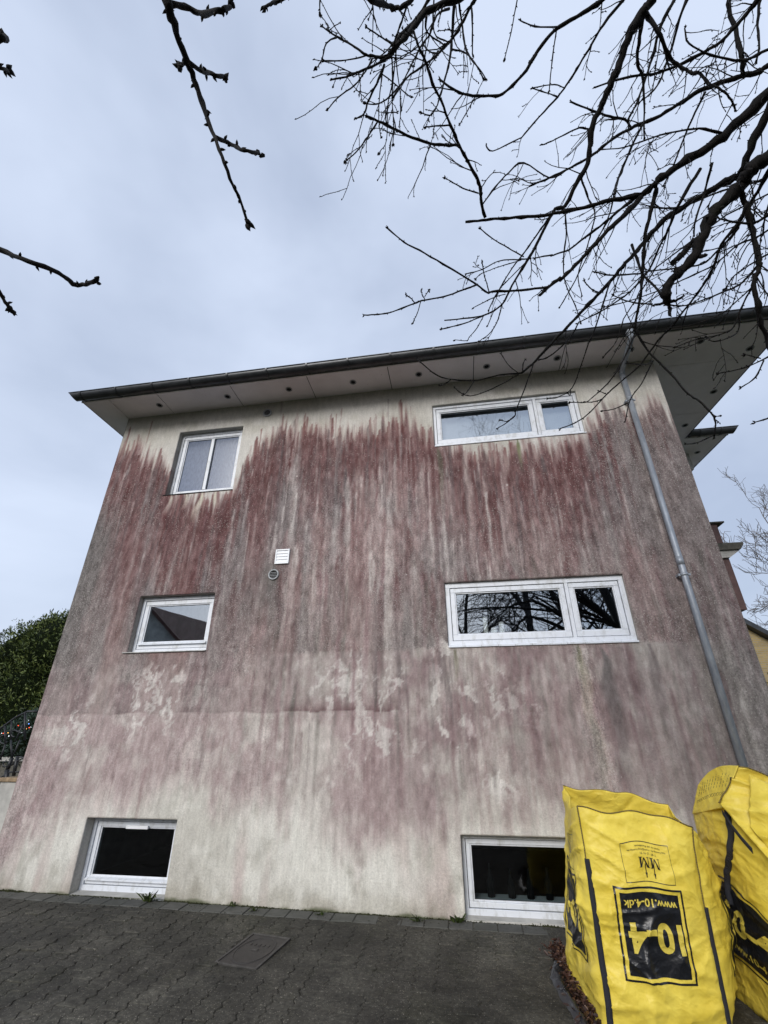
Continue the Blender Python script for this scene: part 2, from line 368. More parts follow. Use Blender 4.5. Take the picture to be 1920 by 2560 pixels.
    s2 = t.math('MULTIPLY', t.math('LESS_THAN', vo2.outputs['Distance'], 0.075), t.math('MULTIPLY', t.math('LESS_THAN', sc2.outputs[0], 0.07), t.math('GREATER_THAN', spk, 0.06)))
    c = t.mix(t.math('MULTIPLY', s2, 0.8), c, (0.50, 0.44, 0.42))
    h = t.math('ADD', t.math('MULTIPLY', f2, 0.6), t.math('ADD', f1, t.math('MULTIPLY', s1, 0.25)))
    t.bsdf(c, 0.92, t.bump(h, 0.55, 0.008), spec=0.25); M['wall'] = t.m
build_materials()
# ================================================================== the house
XL, XR, ZS = -5.35, 3.094, 6.445          # left and right corner of the gable wall, soffit height
HB = 9.5                                  # depth of the house
LOW = -0.16
WIN = dict(bath=(-4.296, -3.187, 4.847, 6.026), upper=(-0.135, 1.950, 5.288, 6.026), stair=(-4.296, -3.187, 2.507, 3.255),
           kitchen=(-0.122, 1.975, 2.463, 3.232), cellar_left=(-4.296, -3.187, 0.012, 0.700), cellar_right=(-0.122, 1.955, -0.015, 0.637))
house = empty('house', (0, 0, 0))
tag(house, 'three-storey house with cream render stained dark red in long streaks and wide eaves', 'house')

# ---------------------------------------------------------------- wall paint, stains and wear
rng = np.random.default_rng(11)
def vnoise(X, Z, sx, sz, seed):
    r = np.random.default_rng(seed); g = r.random((256, 256))
    u = X / sx + 1000.0; v = Z / sz + 1000.0
    i = np.floor(u).astype(int); j = np.floor(v).astype(int); a = u - i; b = v - j
    a = a * a * (3 - 2 * a); b = b * b * (3 - 2 * b); i %= 256; j %= 256; i2 = (i + 1) % 256; j2 = (j + 1) % 256
    return (g[i, j] * (1 - a) + g[i2, j] * a) * (1 - b) + (g[i, j2] * (1 - a) + g[i2, j2] * a) * b
def fbm(X, Z, sx, sz, seed, octv=4, gain=0.55):
    s = 0; a = 1.0; t = 0
    for k in range(octv):
        s = s + a * vnoise(X, Z, sx / 2 ** k, sz / 2 ** k, seed + k * 17); t += a; a *= gain
    return s / t
def sstep(a, b, x): t = np.clip((x - a) / (b - a), 0, 1); return t * t * (3 - 2 * t)
C8 = lambda *c: np.array(c, float)
BX = [-5.4, -5.33, -5.03, -4.52, -4.26, -4.19, -3.78, -3.30, -3.18, -3.05, -2.88, -2.44, -1.82, -1.38, -0.52, -0.19, 0.26, 0.89, 1.82, 2.15, 2.47, 2.87, 3.03, 3.2]
BZ = [5.90, 5.88, 5.86, 5.45, 5.20, 4.84, 4.74, 4.66, 4.80, 5.22, 5.62, 5.84, 5.76, 5.70, 5.76, 5.40, 5.18, 5.08, 5.10, 5.50, 5.62, 5.74, 5.50, 5.30]

def paint_wall(xs, zs):
    X, Z = np.meshgrid(xs, zs)
    mixc = lambda col, c, m: col + (c - col) * m[..., None]
    n_lo = fbm(X, Z, 0.9, 0.9, 1); n_md = fbm(X, Z, 0.22, 0.22, 2); st1 = fbm(X, Z, 0.07, 0.9, 3, 4, 0.75); st2 = fbm(X, Z, 0.30, 2.4, 4, 3); st3 = fbm(X, Z, 0.035, 0.7, 5, 3)
    col = np.zeros(X.shape + (3,)) + C8(190, 187, 181)
    col = mixc(col, C8(166, 163, 154), sstep(0.45, 0.75, n_lo) * 0.7)
    col = mixc(col, C8(150, 146, 132), sstep(0.55, 0.85, n_md) * 0.35)
    col = mixc(col, C8(140, 137, 126), sstep(6.15, 6.45, Z + 0.2 * n_md) * 0.45)  # top band darkens towards the soffit
    # ragged upper limit of the red coat
    zb = np.interp(X, BX, BZ) + (fbm(X, Z * 0, 0.06, 1, 8, 3, 0.7) - 0.5) * 0.55 + (fbm(X, Z * 0, 0.5, 1, 9, 2) - 0.5) * 0.2
    m = sstep(-0.10, 0.26, zb - Z + (st3 - 0.5) * 0.30)
    haze = sstep(-0.28, 0.2, zb - Z + (st3 - 0.5) * 0.5)
    col = mixc(col, C8(160, 146, 138), haze * 0.55)
    dep = np.clip((zb - Z) / 3.2, 0, 1)
    cen = np.exp(-((X + 0.75 + (n_lo - 0.5) * 0.8) / 1.15) ** 2) * sstep(5.6, 4.6, Z); blot = fbm(X, Z, 0.55, 0.8, 14, 4, 0.6)
    coat = np.zeros_like(col) + C8(136, 106, 104)
    redz = np.exp(-((X + 3.0) / 1.3) ** 2) * 0.35 + 0.75
    coat = mixc(coat, C8(106, 72, 70), np.clip((1.05 - dep * 0.90 + (st1 - 0.5) * 1.4 + (blot - 0.5) * 1.6) * redz - cen * 0.12, 0, 1) * 0.92)
    coat = mixc(coat, C8(168, 156, 150), sstep(0.50, 0.72, st1 * 0.45 + st2 * 0.35 + blot * 0.2 + dep * 0.06 + cen * 0.05) * 0.66)
    coat = mixc(coat, C8(100, 90, 90), sstep(0.52, 0.78, st2 * 0.6 + blot * 0.4 + dep * 0.18) * 0.60)
    coat = mixc(coat, C8(134, 124, 116), sstep(0.45, 0.9, dep) * 0.30)
    # weathered grey to the right and along the left edge
    gr = sstep(1.95, 2.75, X + (st2 - 0.5) * 0.9) * sstep(6.1, 5.0, Z)
    coat = mixc(coat, C8(118, 105, 102), gr * 0.80)
    gl = sstep(-4.85, -5.32, X + (st2 - 0.5) * 0.6) * sstep(5.3, 4.2, Z)
    coat = mixc(coat, C8(104, 97, 94), gl * 0.85)
    gu = sstep(0.1, 0.9, X) * sstep(2.6, 1.6, X) * sstep(5.0, 3.2, Z)
    coat = mixc(coat, C8(138, 124, 119), gu * 0.45)
    col = mixc(col, coat, m)
    # below the horizontal joint the wall was patched: paler, smoother pink
    z2 = 2.47 + (n_md - 0.5) * 0.05 + 0.02 * X * 0; patch = sstep(0.0, 0.06, z2 - Z) * sstep(-2.9, -1.9, X + (n_lo - 0.5) * 1.2)
    patchL = sstep(2.65, 2.0, Z + (n_md - 0.5) * 0.7) * sstep(-1.5, -2.6, X)
    pb = np.clip(np.maximum(patch, patchL * 0.8), 0, 1)
    pink = np.zeros_like(col) + C8(150, 131, 127)
    pink = mixc(pink, C8(132, 106, 106), sstep(0.48, 0.70, st2) * 0.75)
    pink = mixc(pink, C8(120, 110, 105), sstep(0.50, 0.72, st1 * 0.7 + n_md * 0.3) * 0.55)
    pink = mixc(pink, C8(182, 173, 163), sstep(0.46, 0.66, n_md * 0.4 + n_lo * 0.3 + blot * 0.3) * 0.62)
    pink = mixc(pink, C8(168, 160, 150), sstep(0.48, 0.66, fbm(X, Z, 0.5, 0.5, 83, 5, 0.65)) * 0.42)
    pink = mixc(pink, C8(112, 104, 100), sstep(1.5, 2.9, X + (st2 - 0.5) * 1.4) * 0.75)
    pink = mixc(pink, C8(110, 95, 94), sstep(0.5, 0.75, st1) * sstep(1.3, 1.8, Z) * sstep(-1.9, -0.9, X) * sstep(0.9, -0.3, X) * 0.7)
    col = mixc(col, pink, pb * 0.88)
    # second joint line further down on the left
    z3 = 1.775 + 0.008 * np.sin(X * 9) + (fbm(X, Z * 0, 0.2, 1, 31, 3) - 0.5) * 0.03
    low = sstep(0, 0.018, z3 - Z) * sstep(-0.50, -0.85, X)
    lo2 = np.zeros_like(col) + C8(156, 134, 131); lo2 = mixc(lo2, C8(180, 170, 161), sstep(0.44, 0.66, n_md * 0.5 + blot * 0.5) * 0.7); lo2 = mixc(lo2, C8(170, 162, 152), sstep(0.48, 0.66, fbm(X, Z, 0.45, 0.6, 85, 5, 0.65)) * 0.4); lo2 = mixc(lo2, C8(138, 112, 111), sstep(0.50, 0.72, st2 * 0.5 + n_lo * 0.5) * 0.8)
    col = mixc(col, lo2, low * 0.82)
    line = np.exp(-((Z - z3 - 0.012) / 0.012) ** 2) * sstep(-0.5, -0.9, X) * sstep(0.35, 0.6, n_md)
    col = mixc(col, C8(118, 100, 98), line * 0.38)
    above = np.exp(-np.clip(Z - z3, 0, 9) / 0.09) * (Z > z3) * sstep(-2.3, -1.9, X) * sstep(-0.6, -0.8, X)
    col = mixc(col, C8(108, 76, 77), above * 0.75)
    # chalky worn patches with ragged edges
    warp = X + (n_md - 0.5) * 0.35; warpz = Z + (fbm(X, Z, 0.15, 0.15, 44) - 0.5) * 0.35
    wp = fbm(warp, warpz, 0.13, 0.20, 51, 5, 0.68)
    zone = np.zeros_like(X)
    for cx, cz, rx, rz, a in ((-1.15, 2.05, 0.55, 0.42, 1.0), (-0.10, 1.75, 0.35, 0.50, .9), (-3.75, 1.90, 0.40, 0.45, 1.0), (-1.0, 1.45, 0.55, 0.30, .75), (0.30, 1.10, 0.20, 0.16, .9), (-2.9, 2.3, 0.5, 0.3, .5), (-0.17, 2.40, 0.12, 0.14, 1.2), (0.4, 2.0, 0.3, 0.4, .6), (-4.75, 1.6, 0.25, 0.35, .8), (-1.7, 1.2, .5, .35, .5), (0.75, 1.95, 0.12, 0.35, .5)):
        zone = np.maximum(zone, a * np.exp(-((X - cx) / rx) ** 2 - ((Z - cz) / rz) ** 2))
    wm = sstep(0.585, 0.70, wp + zone * 0.10 - 0.03)
    col = mixc(col, C8(188, 180, 173), wm * np.clip(zone * 1.7, 0, 1) * 0.72)
    # plinth: cream again, colour running out in soft runs
    zf = np.interp(X, [-5.4, -4.84, -4.3, -3.74, -2.9, -2.06, -1.2, -0.08, 0.84, 1.7, 3.2], [0.10, 0.60, 0.78, 1.00, 1.02, 0.84, 0.50, 0.66, 0.86, 0.8, 0.55])
    pf = sstep(-0.30, 0.30, zf - Z + (st1 - 0.5) * 0.5 + (st2 - 0.5) * 0.5 + (blot - 0.5) * 0.5)
    base = np.zeros_like(col) + C8(196, 193, 185); base = mixc(base, C8(169, 165, 156), sstep(0.42, 0.75, n_lo) * 0.75); base = mixc(base, C8(198, 195, 187), sstep(0.50, 0.75, n_md) * 0.6)
    base = mixc(base, C8(164, 145, 141), sstep(0.56, 0.78, st2) * 0.55); base = mixc(base, C8(140, 136, 126), sstep(0.55, 0.8, fbm(X, Z, 0.12, 0.2, 61)) * 0.4)
    col = mixc(col, base, pf * 0.95)
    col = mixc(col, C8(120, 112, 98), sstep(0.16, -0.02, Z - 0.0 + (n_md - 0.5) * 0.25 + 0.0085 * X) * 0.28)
    col = mixc(col, C8(74, 76, 56), sstep(0.0, -0.03, Z + (n_md - 0.5) * 0.06 + 0.0085 * X) * 0.8)
    # single runs: pointed flames at the top of the coat, pale runs and dark runs below
    def run(x0, ztop, w, ln, c, a, soft=0.35):
        i0, i1 = np.searchsorted(xs, [x0 - w * 1.6, x0 + w * 1.6]); j0, j1 = np.searchsorted(zs, [ztop - ln, ztop + 0.03])
        if i1 - i0 < 1 or j1 - j0 < 2: return
        x = X[j0:j1, i0:i1]; z = Z[j0:j1, i0:i1]
        t = np.clip((ztop - z) / ln, 0, 1)
        wig = (vnoise(x * 0 + x0 * 7, z, 1, 0.25, 91) - 0.5) * w * 0.8
        ww = w * np.clip(t * ln / (w * 3.2), 0, 1) ** 0.75 * (1 - 0.35 * t)
        mm = sstep(1.0, 1 - soft, np.abs(x - x0 - wig) / np.maximum(ww, 1e-4)) * (1 - t) ** 0.8 * (z <= ztop)
        col[j0:j1, i0:i1] = mixc(col[j0:j1, i0:i1], c, mm * a)
    for k in range(1150):
        x0 = rng.uniform(XL, XR); b = np.interp(x0, BX, BZ)
        if x0 > 2.3 and rng.random() < 0.8: continue
        u = rng.random()
        if u < 0.52:
            run(x0, b + rng.normal(-0.22, 0.28), rng.uniform(0.008, 0.042), rng.uniform(0.25, 1.1), C8(*(101, 62, 61) if rng.random() < 0.55 else (110, 78, 77)), rng.uniform(0.35, 0.85), rng.uniform(0.2, 0.6))
        elif u < 0.66:
            run(x0, b + rng.normal(-0.45, 0.45), rng.uniform(0.015, 0.05), rng.uniform(0.4, 1.4), C8(96, 84, 84), rng.uniform(0.3, 0.65), 0.6)
        elif u < 0.86:
            run(x0, b + rng.normal(-0.9, 0.7), rng.uniform(0.006, 0.035), rng.uniform(0.3, 1.3), C8(178, 166, 160), rng.uniform(0.25, 0.6), 0.75)
        else:
            run(x0, b + rng.normal(0.10, 0.10), rng.uniform(0.006, 0.018), rng.uniform(0.15, 0.45), C8(134, 104, 102), rng.uniform(0.25, 0.5), 0.6)
    for k in range(70):
        x0 = rng.normal(-0.9, 0.9); run(x0, rng.uniform(3.4, 5.3), rng.uniform(0.03, 0.10), rng.uniform(0.8, 2.2), C8(178, 168, 161), rng.uniform(0.15, 0.4), 0.9)
    for k in range(75):
        x0 = rng.uniform(-5.2, 2.4); run(x0, rng.uniform(3.2, 5.0), rng.uniform(0.05, 0.14), rng.uniform(0.6, 1.6), C8(103, 66, 66), rng.uniform(0.25, 0.55), 0.9)
    for k in range(200):
        x0 = rng.uniform(XL, XR); z0 = rng.uniform(1.2, 3.4)
        c = ((176, 166, 160), (112, 100, 98), (124, 92, 92))[rng.integers(3)]
        run(x0, z0, rng.uniform(0.012, 0.05), rng.uniform(0.3, 1.1), C8(*c), rng.uniform(0.15, 0.4), 0.8)
    # long soft bands and algae under sill ends
    for x0, z0, w, ln, c, a in ((1.56, 2.40, 0.13, 1.5, (92, 86, 84), .75), (2.05, 2.45, 0.10, 1.2, (104, 90, 90), .6), (1.33, 2.42, 0.10, 1.55, (166, 150, 126), .5), (0.62, 2.42, 0.08, 0.9, (120, 88, 90), .5), (0.2, 2.4, 0.07, 1.0, (126, 104, 102), .5),
                                (1.32, 2.46, 0.035, 0.5, (84, 82, 56), .8), (-0.05, 2.45, 0.04, 0.4, (96, 94, 66), .6), (-0.08, 5.27, 0.06, 1.0, (98, 98, 80), .7), (1.02, 5.28, 0.04, 0.55, (86, 92, 54), .85), (0.55, 5.20, 0.06, 1.2, (104, 92, 90), .5),
                                (-2.36, 3.62, 0.20, 1.5, (98, 93, 90), .65), (-2.10, 3.9, 0.07, 1.6, (178, 166, 160), .5), (-2.25, 5.4, 0.10, 1.8, (176, 164, 158), .4), (-1.4, 4.9, 0.08, 1.7, (180, 168, 162), .5), (-0.95, 4.6, 0.07, 1.7, (182, 170, 164), .5),
                                (-4.2, 4.84, 0.12, 0.35, (196, 192, 176), .8), (-3.7, 4.84, 0.16, 0.52, (196, 192, 172), .95), (-3.42, 4.84, 0.10, 0.30, (196, 192, 172), .9), (-3.95, 4.84, 0.1, 0.28, (196, 192, 172), .8), (-3.22, 4.72, 0.16, 1.6, (99, 60, 59), .75), (-3.55, 4.6, 0.06, 0.8, (108, 68, 70), .6)):
        run(x0, z0, w, ln, C8(*c), a, 0.7)
    for k in range(260):
        x0 = rng.uniform(-2.6, XR); z0 = rng.uniform(1.6, 3.6); c = ((104, 70, 74), (170, 158, 150), (92, 88, 80), (120, 84, 88))[rng.integers(4)]
        run(x0, z0, rng.uniform(0.02, 0.07), rng.uniform(0.4, 1.3), C8(*c), rng.uniform(0.15, 0.42), 0.9)
    # thin drip line on the joint by the kitchen window, vent halo
    for cx, cz, r, c in ((-2.80, 6.23, 0.10, (150, 147, 134)), (-2.40, 1.52 + 1.553 * 1.25, 0.16, (108, 104, 98))):
        col = mixc(col, C8(*c), np.exp(-(((X - cx) / r) ** 2 + ((Z - cz) / r) ** 2)) * 0.5)
    speck = m * (1 - pb) * (0.09 + 0.34 * sstep(5.4, 3.8, Z + (n_lo - 0.5) * 1.5) * sstep(0.40, 0.62, st2 * 0.5 + n_lo * 0.5) + 0.45 * gr + 0.5 * gl + 0.28 * gu)
    speck += 0.10 * np.exp(-((X - 1.36 + (st2 - .5) * .2) / 0.10) ** 2) * (Z < 2.45) * (Z > 0.9) * 3.2
    speck += 0.20 * sstep(2.2, 3.0, X) * (Z < 2.5) * (Z > 0.7)
    speck = speck * (1 - pf)
    zone_m = (m * (1 - pf * 0.6))[..., None]; fine = fbm(X, Z, 0.05, 0.11, 77, 3, 0.7) - 0.5; col = col + (col - C8(128, 108, 105)) * 0.22 * zone_m + (fine * 46)[..., None] * zone_m
    lum = col @ np.array([0.30, 0.59, 0.11]); col = lum[..., None] + (col - lum[..., None]) * (1 - 0.30 * (m * (1 - pf))[..., None]); col = col * (1 + 0.0 * (m * (1 - pf))[..., None])
    a = np.clip(col, 0, 255) / 255.0
    a = np.where(a <= 0.04045, a / 12.92, ((a + 0.055) / 1.055) ** 2.4) * 1.12
    return np.clip(a, 0, 0.9), np.clip(speck, 0, 1)

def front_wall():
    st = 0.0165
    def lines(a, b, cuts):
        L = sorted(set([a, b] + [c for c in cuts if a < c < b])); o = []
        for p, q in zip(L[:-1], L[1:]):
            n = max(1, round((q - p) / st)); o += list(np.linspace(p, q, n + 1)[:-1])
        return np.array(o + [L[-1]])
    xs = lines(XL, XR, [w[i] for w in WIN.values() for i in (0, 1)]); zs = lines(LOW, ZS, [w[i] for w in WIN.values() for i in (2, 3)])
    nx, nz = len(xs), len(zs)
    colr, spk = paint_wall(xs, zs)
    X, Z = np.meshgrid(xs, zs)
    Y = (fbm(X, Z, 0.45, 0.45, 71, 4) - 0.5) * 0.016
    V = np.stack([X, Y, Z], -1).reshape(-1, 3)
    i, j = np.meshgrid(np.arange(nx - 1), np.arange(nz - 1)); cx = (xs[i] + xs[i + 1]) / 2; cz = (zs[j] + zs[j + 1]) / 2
    keep = np.ones(cx.shape, bool)
    for w in WIN.values(): keep &= ~((cx > w[0]) & (cx < w[1]) & (cz > w[2]) & (cz < w[3]))
    a = (j * nx + i)[keep]; Fq = np.stack([a, a + 1, a + 1 + nx, a + nx], -1)
    # reveals of the openings: rim vertices of the grid pulled inwards
    vs = [V]; cs = [colr.reshape(-1, 3)]; ss = [spk.reshape(-1)]; fs = [Fq]; base = nx * nz
    for nm, w in WIN.items():
        i0, i1 = np.searchsorted(xs, [w[0] - 1e-6, w[1] - 1e-6]); j0, j1 = np.searchsorted(zs, [w[2] - 1e-6, w[3] - 1e-6])
        ring = [(i0, jj) for jj in range(j0, j1)] + [(ii, j1) for ii in range(i0, i1)] + [(i1, jj) for jj in range(j1, j0, -1)] + [(ii, j0) for ii in range(i1, i0, -1)]
        idx = np.array([jj * nx + ii for ii, jj in ring]); p = V[idx].copy()
        n = len(idx)
        for k, (dy, dk) in enumerate(((0.02, .95), (0.24, .85))):
            q = p.copy(); q[:, 1] = dy; vs.append(q)
            c = colr.reshape(-1, 3)[idx] * 0.5 + np.array([0.40, 0.39, 0.35]) * 0.5; c = c * (0.8 if nm in ('bath',) else 1.0)
            cs.append(c); ss.append(spk.reshape(-1)[idx] * 0)
            prev = idx if k == 0 else np.arange(base - n, base); cur = np.arange(base, base + n)
            fs.append(np.stack([prev, cur, np.roll(cur, -1), np.roll(prev, -1)], -1)); base += n
    V = np.concatenate(vs); Fq = np.concatenate(fs); Cc = np.concatenate(cs); Sp = np.concatenate(ss)
    me = bpy.data.meshes.new('front_wall'); me.vertices.add(len(V)); me.vertices.foreach_set('co', V.ravel())
    me.loops.add(Fq.size); me.loops.foreach_set('vertex_index', Fq.ravel().astype(np.int32))
    me.polygons.add(len(Fq)); me.polygons.foreach_set('loop_start', np.arange(0, Fq.size, 4, dtype=np.int32))
    me.polygons.foreach_set('loop_total', np.full(len(Fq), 4, np.int32))
    me.update(calc_edges=True); me.validate()
    at = me.attributes.new('paint', 'FLOAT_COLOR', 'POINT'); at.data.foreach_set('color', np.concatenate([Cc, np.ones((len(Cc), 1))], 1).ravel().astype(np.float32))
    at = me.attributes.new('speck', 'FLOAT', 'POINT'); at.data.foreach_set('value', Sp.astype(np.float32))
    me.materials.append(M['wall']); return link_mesh('wall', me, house)
fw_ob = front_wall(); fw_ob['label'] = 'gable wall of cream render with dark red streaked stains and pale worn patches'
MB().box(XL, XL + 0.2, 0.26, HB, LOW, ZS).build('wall', M['cream'], house)
MB().box(XR - 0.2, XR, 0.26, HB, LOW, ZS).build('wall', M['cream'], house)
MB().box(XL, XR, HB, HB + 0.2, LOW, ZS).build('wall', M['cream'], house)
MB().add([(XL, 0.0, LOW), (XL, 0.26, LOW), (XL, 0.26, ZS), (XL, 0.0, ZS)], [(0, 3, 2, 1)]).build('corner_return', M['cream'], house)
MB().add([(XR, 0.0, LOW), (XR, 0.26, LOW), (XR, 0.26, ZS), (XR, 0.0, ZS)], [(0, 1, 2, 3)]).build('corner_return', M['cream'], house)
for z in (LOW, 1.55, 4.15): MB().box(XL + 0.2, XR - 0.2, 0.27, HB, z - 0.2, z).build('floor_slab', M['innerfloor'], house)
MB().box(XL + 0.2, XR - 0.2, 0.27, HB, ZS - 0.15, ZS - 0.02).build('ceiling', M['inner'], house)
MB().box(-1.8, -1.65, 0.28, HB, LOW, ZS - 0.15).build('partition_wall', M['inner'], house)
MB().box(XL + 0.2, XR - 0.2, 3.8, 3.95, LOW, ZS - 0.15).build('partition_wall', M['inner'], house)

# ---------------------------------------------------------------- windows
def ring(mb, x0, x1, z0, z1, w, y0, y1, wb=None, wt=None):
    wb = w if wb is None else wb; wt = w if wt is None else wt
    mb.box(x0, x1, y0, y1, z0, z0 + wb); mb.box(x0, x1, y0, y1, z1 - wt, z1)
    mb.box(x0, x0 + w, y0 + 0.0005, y1, z0 + wb, z1 - wt); mb.box(x1 - w, x1, y0 + 0.0005, y1, z0 + wb, z1 - wt); return mb
def window(key, yf, lights, fr=0.045, frb=0.05, frt=0.045, sash=0.055, sashb=0.065, glass='glass', label=None, mull=None, drip=False):
    x0, x1, z0, z1 = WIN[key]; g = 0.006
    x0 += 0.002; x1 -= 0.002; z0 += 0.002; z1 -= 0.002
    w = ring(MB(), x0, x1, z0, z1, fr, yf, yf + 0.10, frb, frt)
    xi0, xi1 = x0 + fr, x1 - fr; cuts = [xi0] + [xi0 + (xi1 - xi0) * c for c in lights] + [xi1]
    for c in cuts[1:-1]: w.box(c - 0.02, c + 0.02, yf + 0.001, yf + 0.099, z0 + frb, z1 - frt)
    wo = w.build('window', M['white'], house, 0.003)
    if label: wo['label'] = label
    for k in range(len(cuts) - 1):
        a = cuts[k] + (0.02 if k else 0) ; b = cuts[k + 1] - (0.02 if k < len(cuts) - 2 else 0)
        za, zb = z0 + frb, z1 - frt
        ring(MB(), a, b, za, zb, g, yf + 0.03, yf + 0.07).build('gasket', M['gap'], wo)
        s0, s1, t0, t1 = a + g, b - g, za + g, zb - g
        ring(MB(), s0, s1, t0, t1, sash, yf + 0.012, yf + 0.072, sashb).build('sash', M['white'], wo, 0.005)
        p0, p1, q0, q1 = s0 + sash, s1 - sash, t0 + sashb, t1 - sash
        ring(MB(), p0, p1, q0, q1, 0.014, yf + 0.024, yf + 0.064).build('glazing_bead', M['white'], wo, 0.003)
        panes = [(p0, p1)]
        if mull:
            xm = p0 + (p1 - p0) * mull; MB().box(xm - 0.027, xm + 0.027, yf + 0.016, yf + 0.066, q0 + 0.014, q1 - 0.014).build('mullion', M['white'], wo, 0.004)
            panes = [(p0, xm - 0.027), (xm + 0.027, p1)]
        for pa, pb in panes:
            ring(MB(), pa + 0.013, pb - 0.013, q0 + 0.013, q1 - 0.013, 0.004, yf + 0.034, yf + 0.040).build('gasket', M['gap'], wo)
            MB().box(pa + 0.01, pb - 0.01, yf + 0.040, yf + 0.046, q0 + 0.01, q1 - 0.01).build('pane', M[glass], wo)
        if drip:
            MB().prism([(yf + 0.014, q0 + 0.012), (yf + 0.024, q0 + 0.030), (yf + 0.024, q0 - 0.012), (yf - 0.020, q0 - 0.018), (yf - 0.020, q0 - 0.004)], p0 - 0.035, p1 + 0.035, 'x').build('drip_bar', M['white'], wo, 0.002)
    return wo
wb = window('bath', 0.090, [], fr=0.038, frb=0.038, frt=0.04, sash=0.050, sashb=0.050, glass='frost', mull=0.5, label='two-pane bathroom window with frosted glass')
wu = window('upper', 0.035, [0.725], fr=0.042, label='wide upper window with a narrow side light mirroring bare twigs')
wsx = window('stair', 0.085, [], fr=0.04, frb=0.045, drip=True, label='single square window mirroring a tiled roof')
wk = window('kitchen', 0.035, [0.70], fr=0.055, frb=0.06, frt=0.06, label='wide kitchen window mirroring bare branches')
wl = window('cellar_left', 0.135, [], fr=0.040, frb=0.055, sash=0.045, drip=True, sashb=0.055, glass='bglass', label='left cellar window with dark glass and a trickle vent')
wr = window('cellar_right', 0.10, [], fr=0.036, frb=0.055, sash=0.04, frt=0.04, sashb=0.045, glass='bglass', label='right cellar window half hidden by a yellow bag')
# trickle vent and marks on the left cellar window
MB().box(-3.87, -3.60, 0.118, 0.1475, 0.585, 0.618).build('trickle_vent', M['vent'], wl, 0.004)
# sills
def sill(key, wo, proj, y1, t, mat, left=0.03, right=0.0, tiles=0):
    x0, x1, z0, z1 = WIN[key]; a, b = x0 - left, x1 + right
    if tiles:
        for k in range(tiles):
            u0 = x0 + 0.003 + (x1 - x0 - 0.006) * k / tiles; u1 = x0 + 0.003 + (x1 - x0 - 0.006) * (k + 1) / tiles
            dz = random.uniform(-0.002, 0.002)
            MB().prism([(-proj, z0 - t + dz - 0.004), (-proj, z0 + dz - 0.002), (y1, z0 + 0.014 + dz), (y1, z0 - t + dz)], u0 + 0.002, u1 - 0.002, 'x').build('sill_tile', mat, wo, 0.002)
    else:
        MB().prism([(-proj, z0 - t), (-proj, z0 - 0.002), (y1, z0 + 0.010), (y1, z0 - t + 0.004)], a, b, 'x').build('sill', mat, wo, 0.002)
sill('bath', wb, 0.018, 0.089, 0.010, M['gap'], 0.035, 0.0)
sill('stair', wsx, 0.020, 0.084, 0.012, M['sill'], 0.06, 0.0)
sill('upper', wu, 0.014, 0.034, 0.018, M['white'], 0.0, 0.01)
sill('kitchen', wk, 0.016, 0.034, 0.016, M['white'], tiles=11)
sill('cellar_right', wr, 0.012, 0.099, 0.03, M['cream'], 0.0, 0.0)
sill('cellar_left', wl, 0.010, 0.134, 0.05, M['cream'], 0.0, 0.0)
# inner boards the candles and bottles stand on
MB().box(-0.12, 1.97, 0.088, 0.30, 2.535, 2.560).build('window_board', M['vent'], wk)
MB().box(-0.12, 1.95, 0.21, 0.42, 0.062, 0.084).build('window_board', M['vent'], wr)

# ---------------------------------------------------------------- eaves
YF = -0.51                                            # front edge of the soffit
def xr_edge(y): return 4.66 - 0.092 * (y + 0.5)       # right hand edge runs slightly askew
def panel(poly): return MB().prism([(p[0], p[1]) for p in poly], ZS, ZS + 0.012, 'z').build('soffit_panel', M['soffit'], house, 0.002)
g = 0.0055
cx = [-4.497, -3.25, -2.002, -0.75, 0.52, 1.79]
panel([(-5.81, YF), (-5.35 - g, YF), (-5.35 - g, -0.012), (-5.35 - g, 2.0), (-5.76, 2.0)])
panel([(-5.35 + g, YF), (cx[0] - g, YF), (cx[0] - g, 0.02), (-5.35 + g, 0.02)])
for a, b in zip(cx[:-1], cx[1:]): panel([(a + g, YF), (b - g, YF), (b - g, 0.02), (a + g, 0.02)])
panel([(cx[-1] + g, YF), (3.08 - g, YF), (3.08 - g, 0.02), (cx[-1] + g, 0.02)])
panel([(3.08 + g, YF), (xr_edge(YF), YF), (xr_edge(0.2), 0.19), (3.08 + g, 0.17)])
panel([(3.096, 0.176), (xr_edge(0.2), 0.197), (xr_edge(1.42), 1.425), (3.096, 1.425)])
panel([(3.096, 1.431), (xr_edge(1.43), 1.431), (xr_edge(2.19), 2.19), (3.096, 2.19)])
panel([(3.096, 2.196), (5.12, 2.19), (5.03, 3.3), (4.9, 9.6), (3.096, 9.6)])
panel([(-5.76, 2.006), (-5.36, 2.006), (-5.36, 9.9), (-5.5, 9.9)])
for x, y in ((-4.612, -.24), (-3.401, -.256), (-2.362, -.26), (-1.325, -.254), (-0.302, -.258), (0.71, -.258), (1.719, -.257), (2.719, -.262), (3.637, -.263), (4.393, -.007), (4.321, .893), (4.244, 1.765), (4.847, 2.73)):
    n = 24; r0, r1 = 0.052, 0.034
    ringm = MB().lathe([(r0, 0.0), (r0, -0.006), (r1 + 0.004, -0.008), (r1, -0.003), (r1, 0.03)], x, y, ZS - 0.0005, n).build('soffit_vent', M['ventgrey'], house)
    MB().lathe([(r1 - 0.0005, 0.0), (0.001, 0.0005)], x, y, ZS - 0.0018, n).build('vent_mesh', M['black'], ringm)
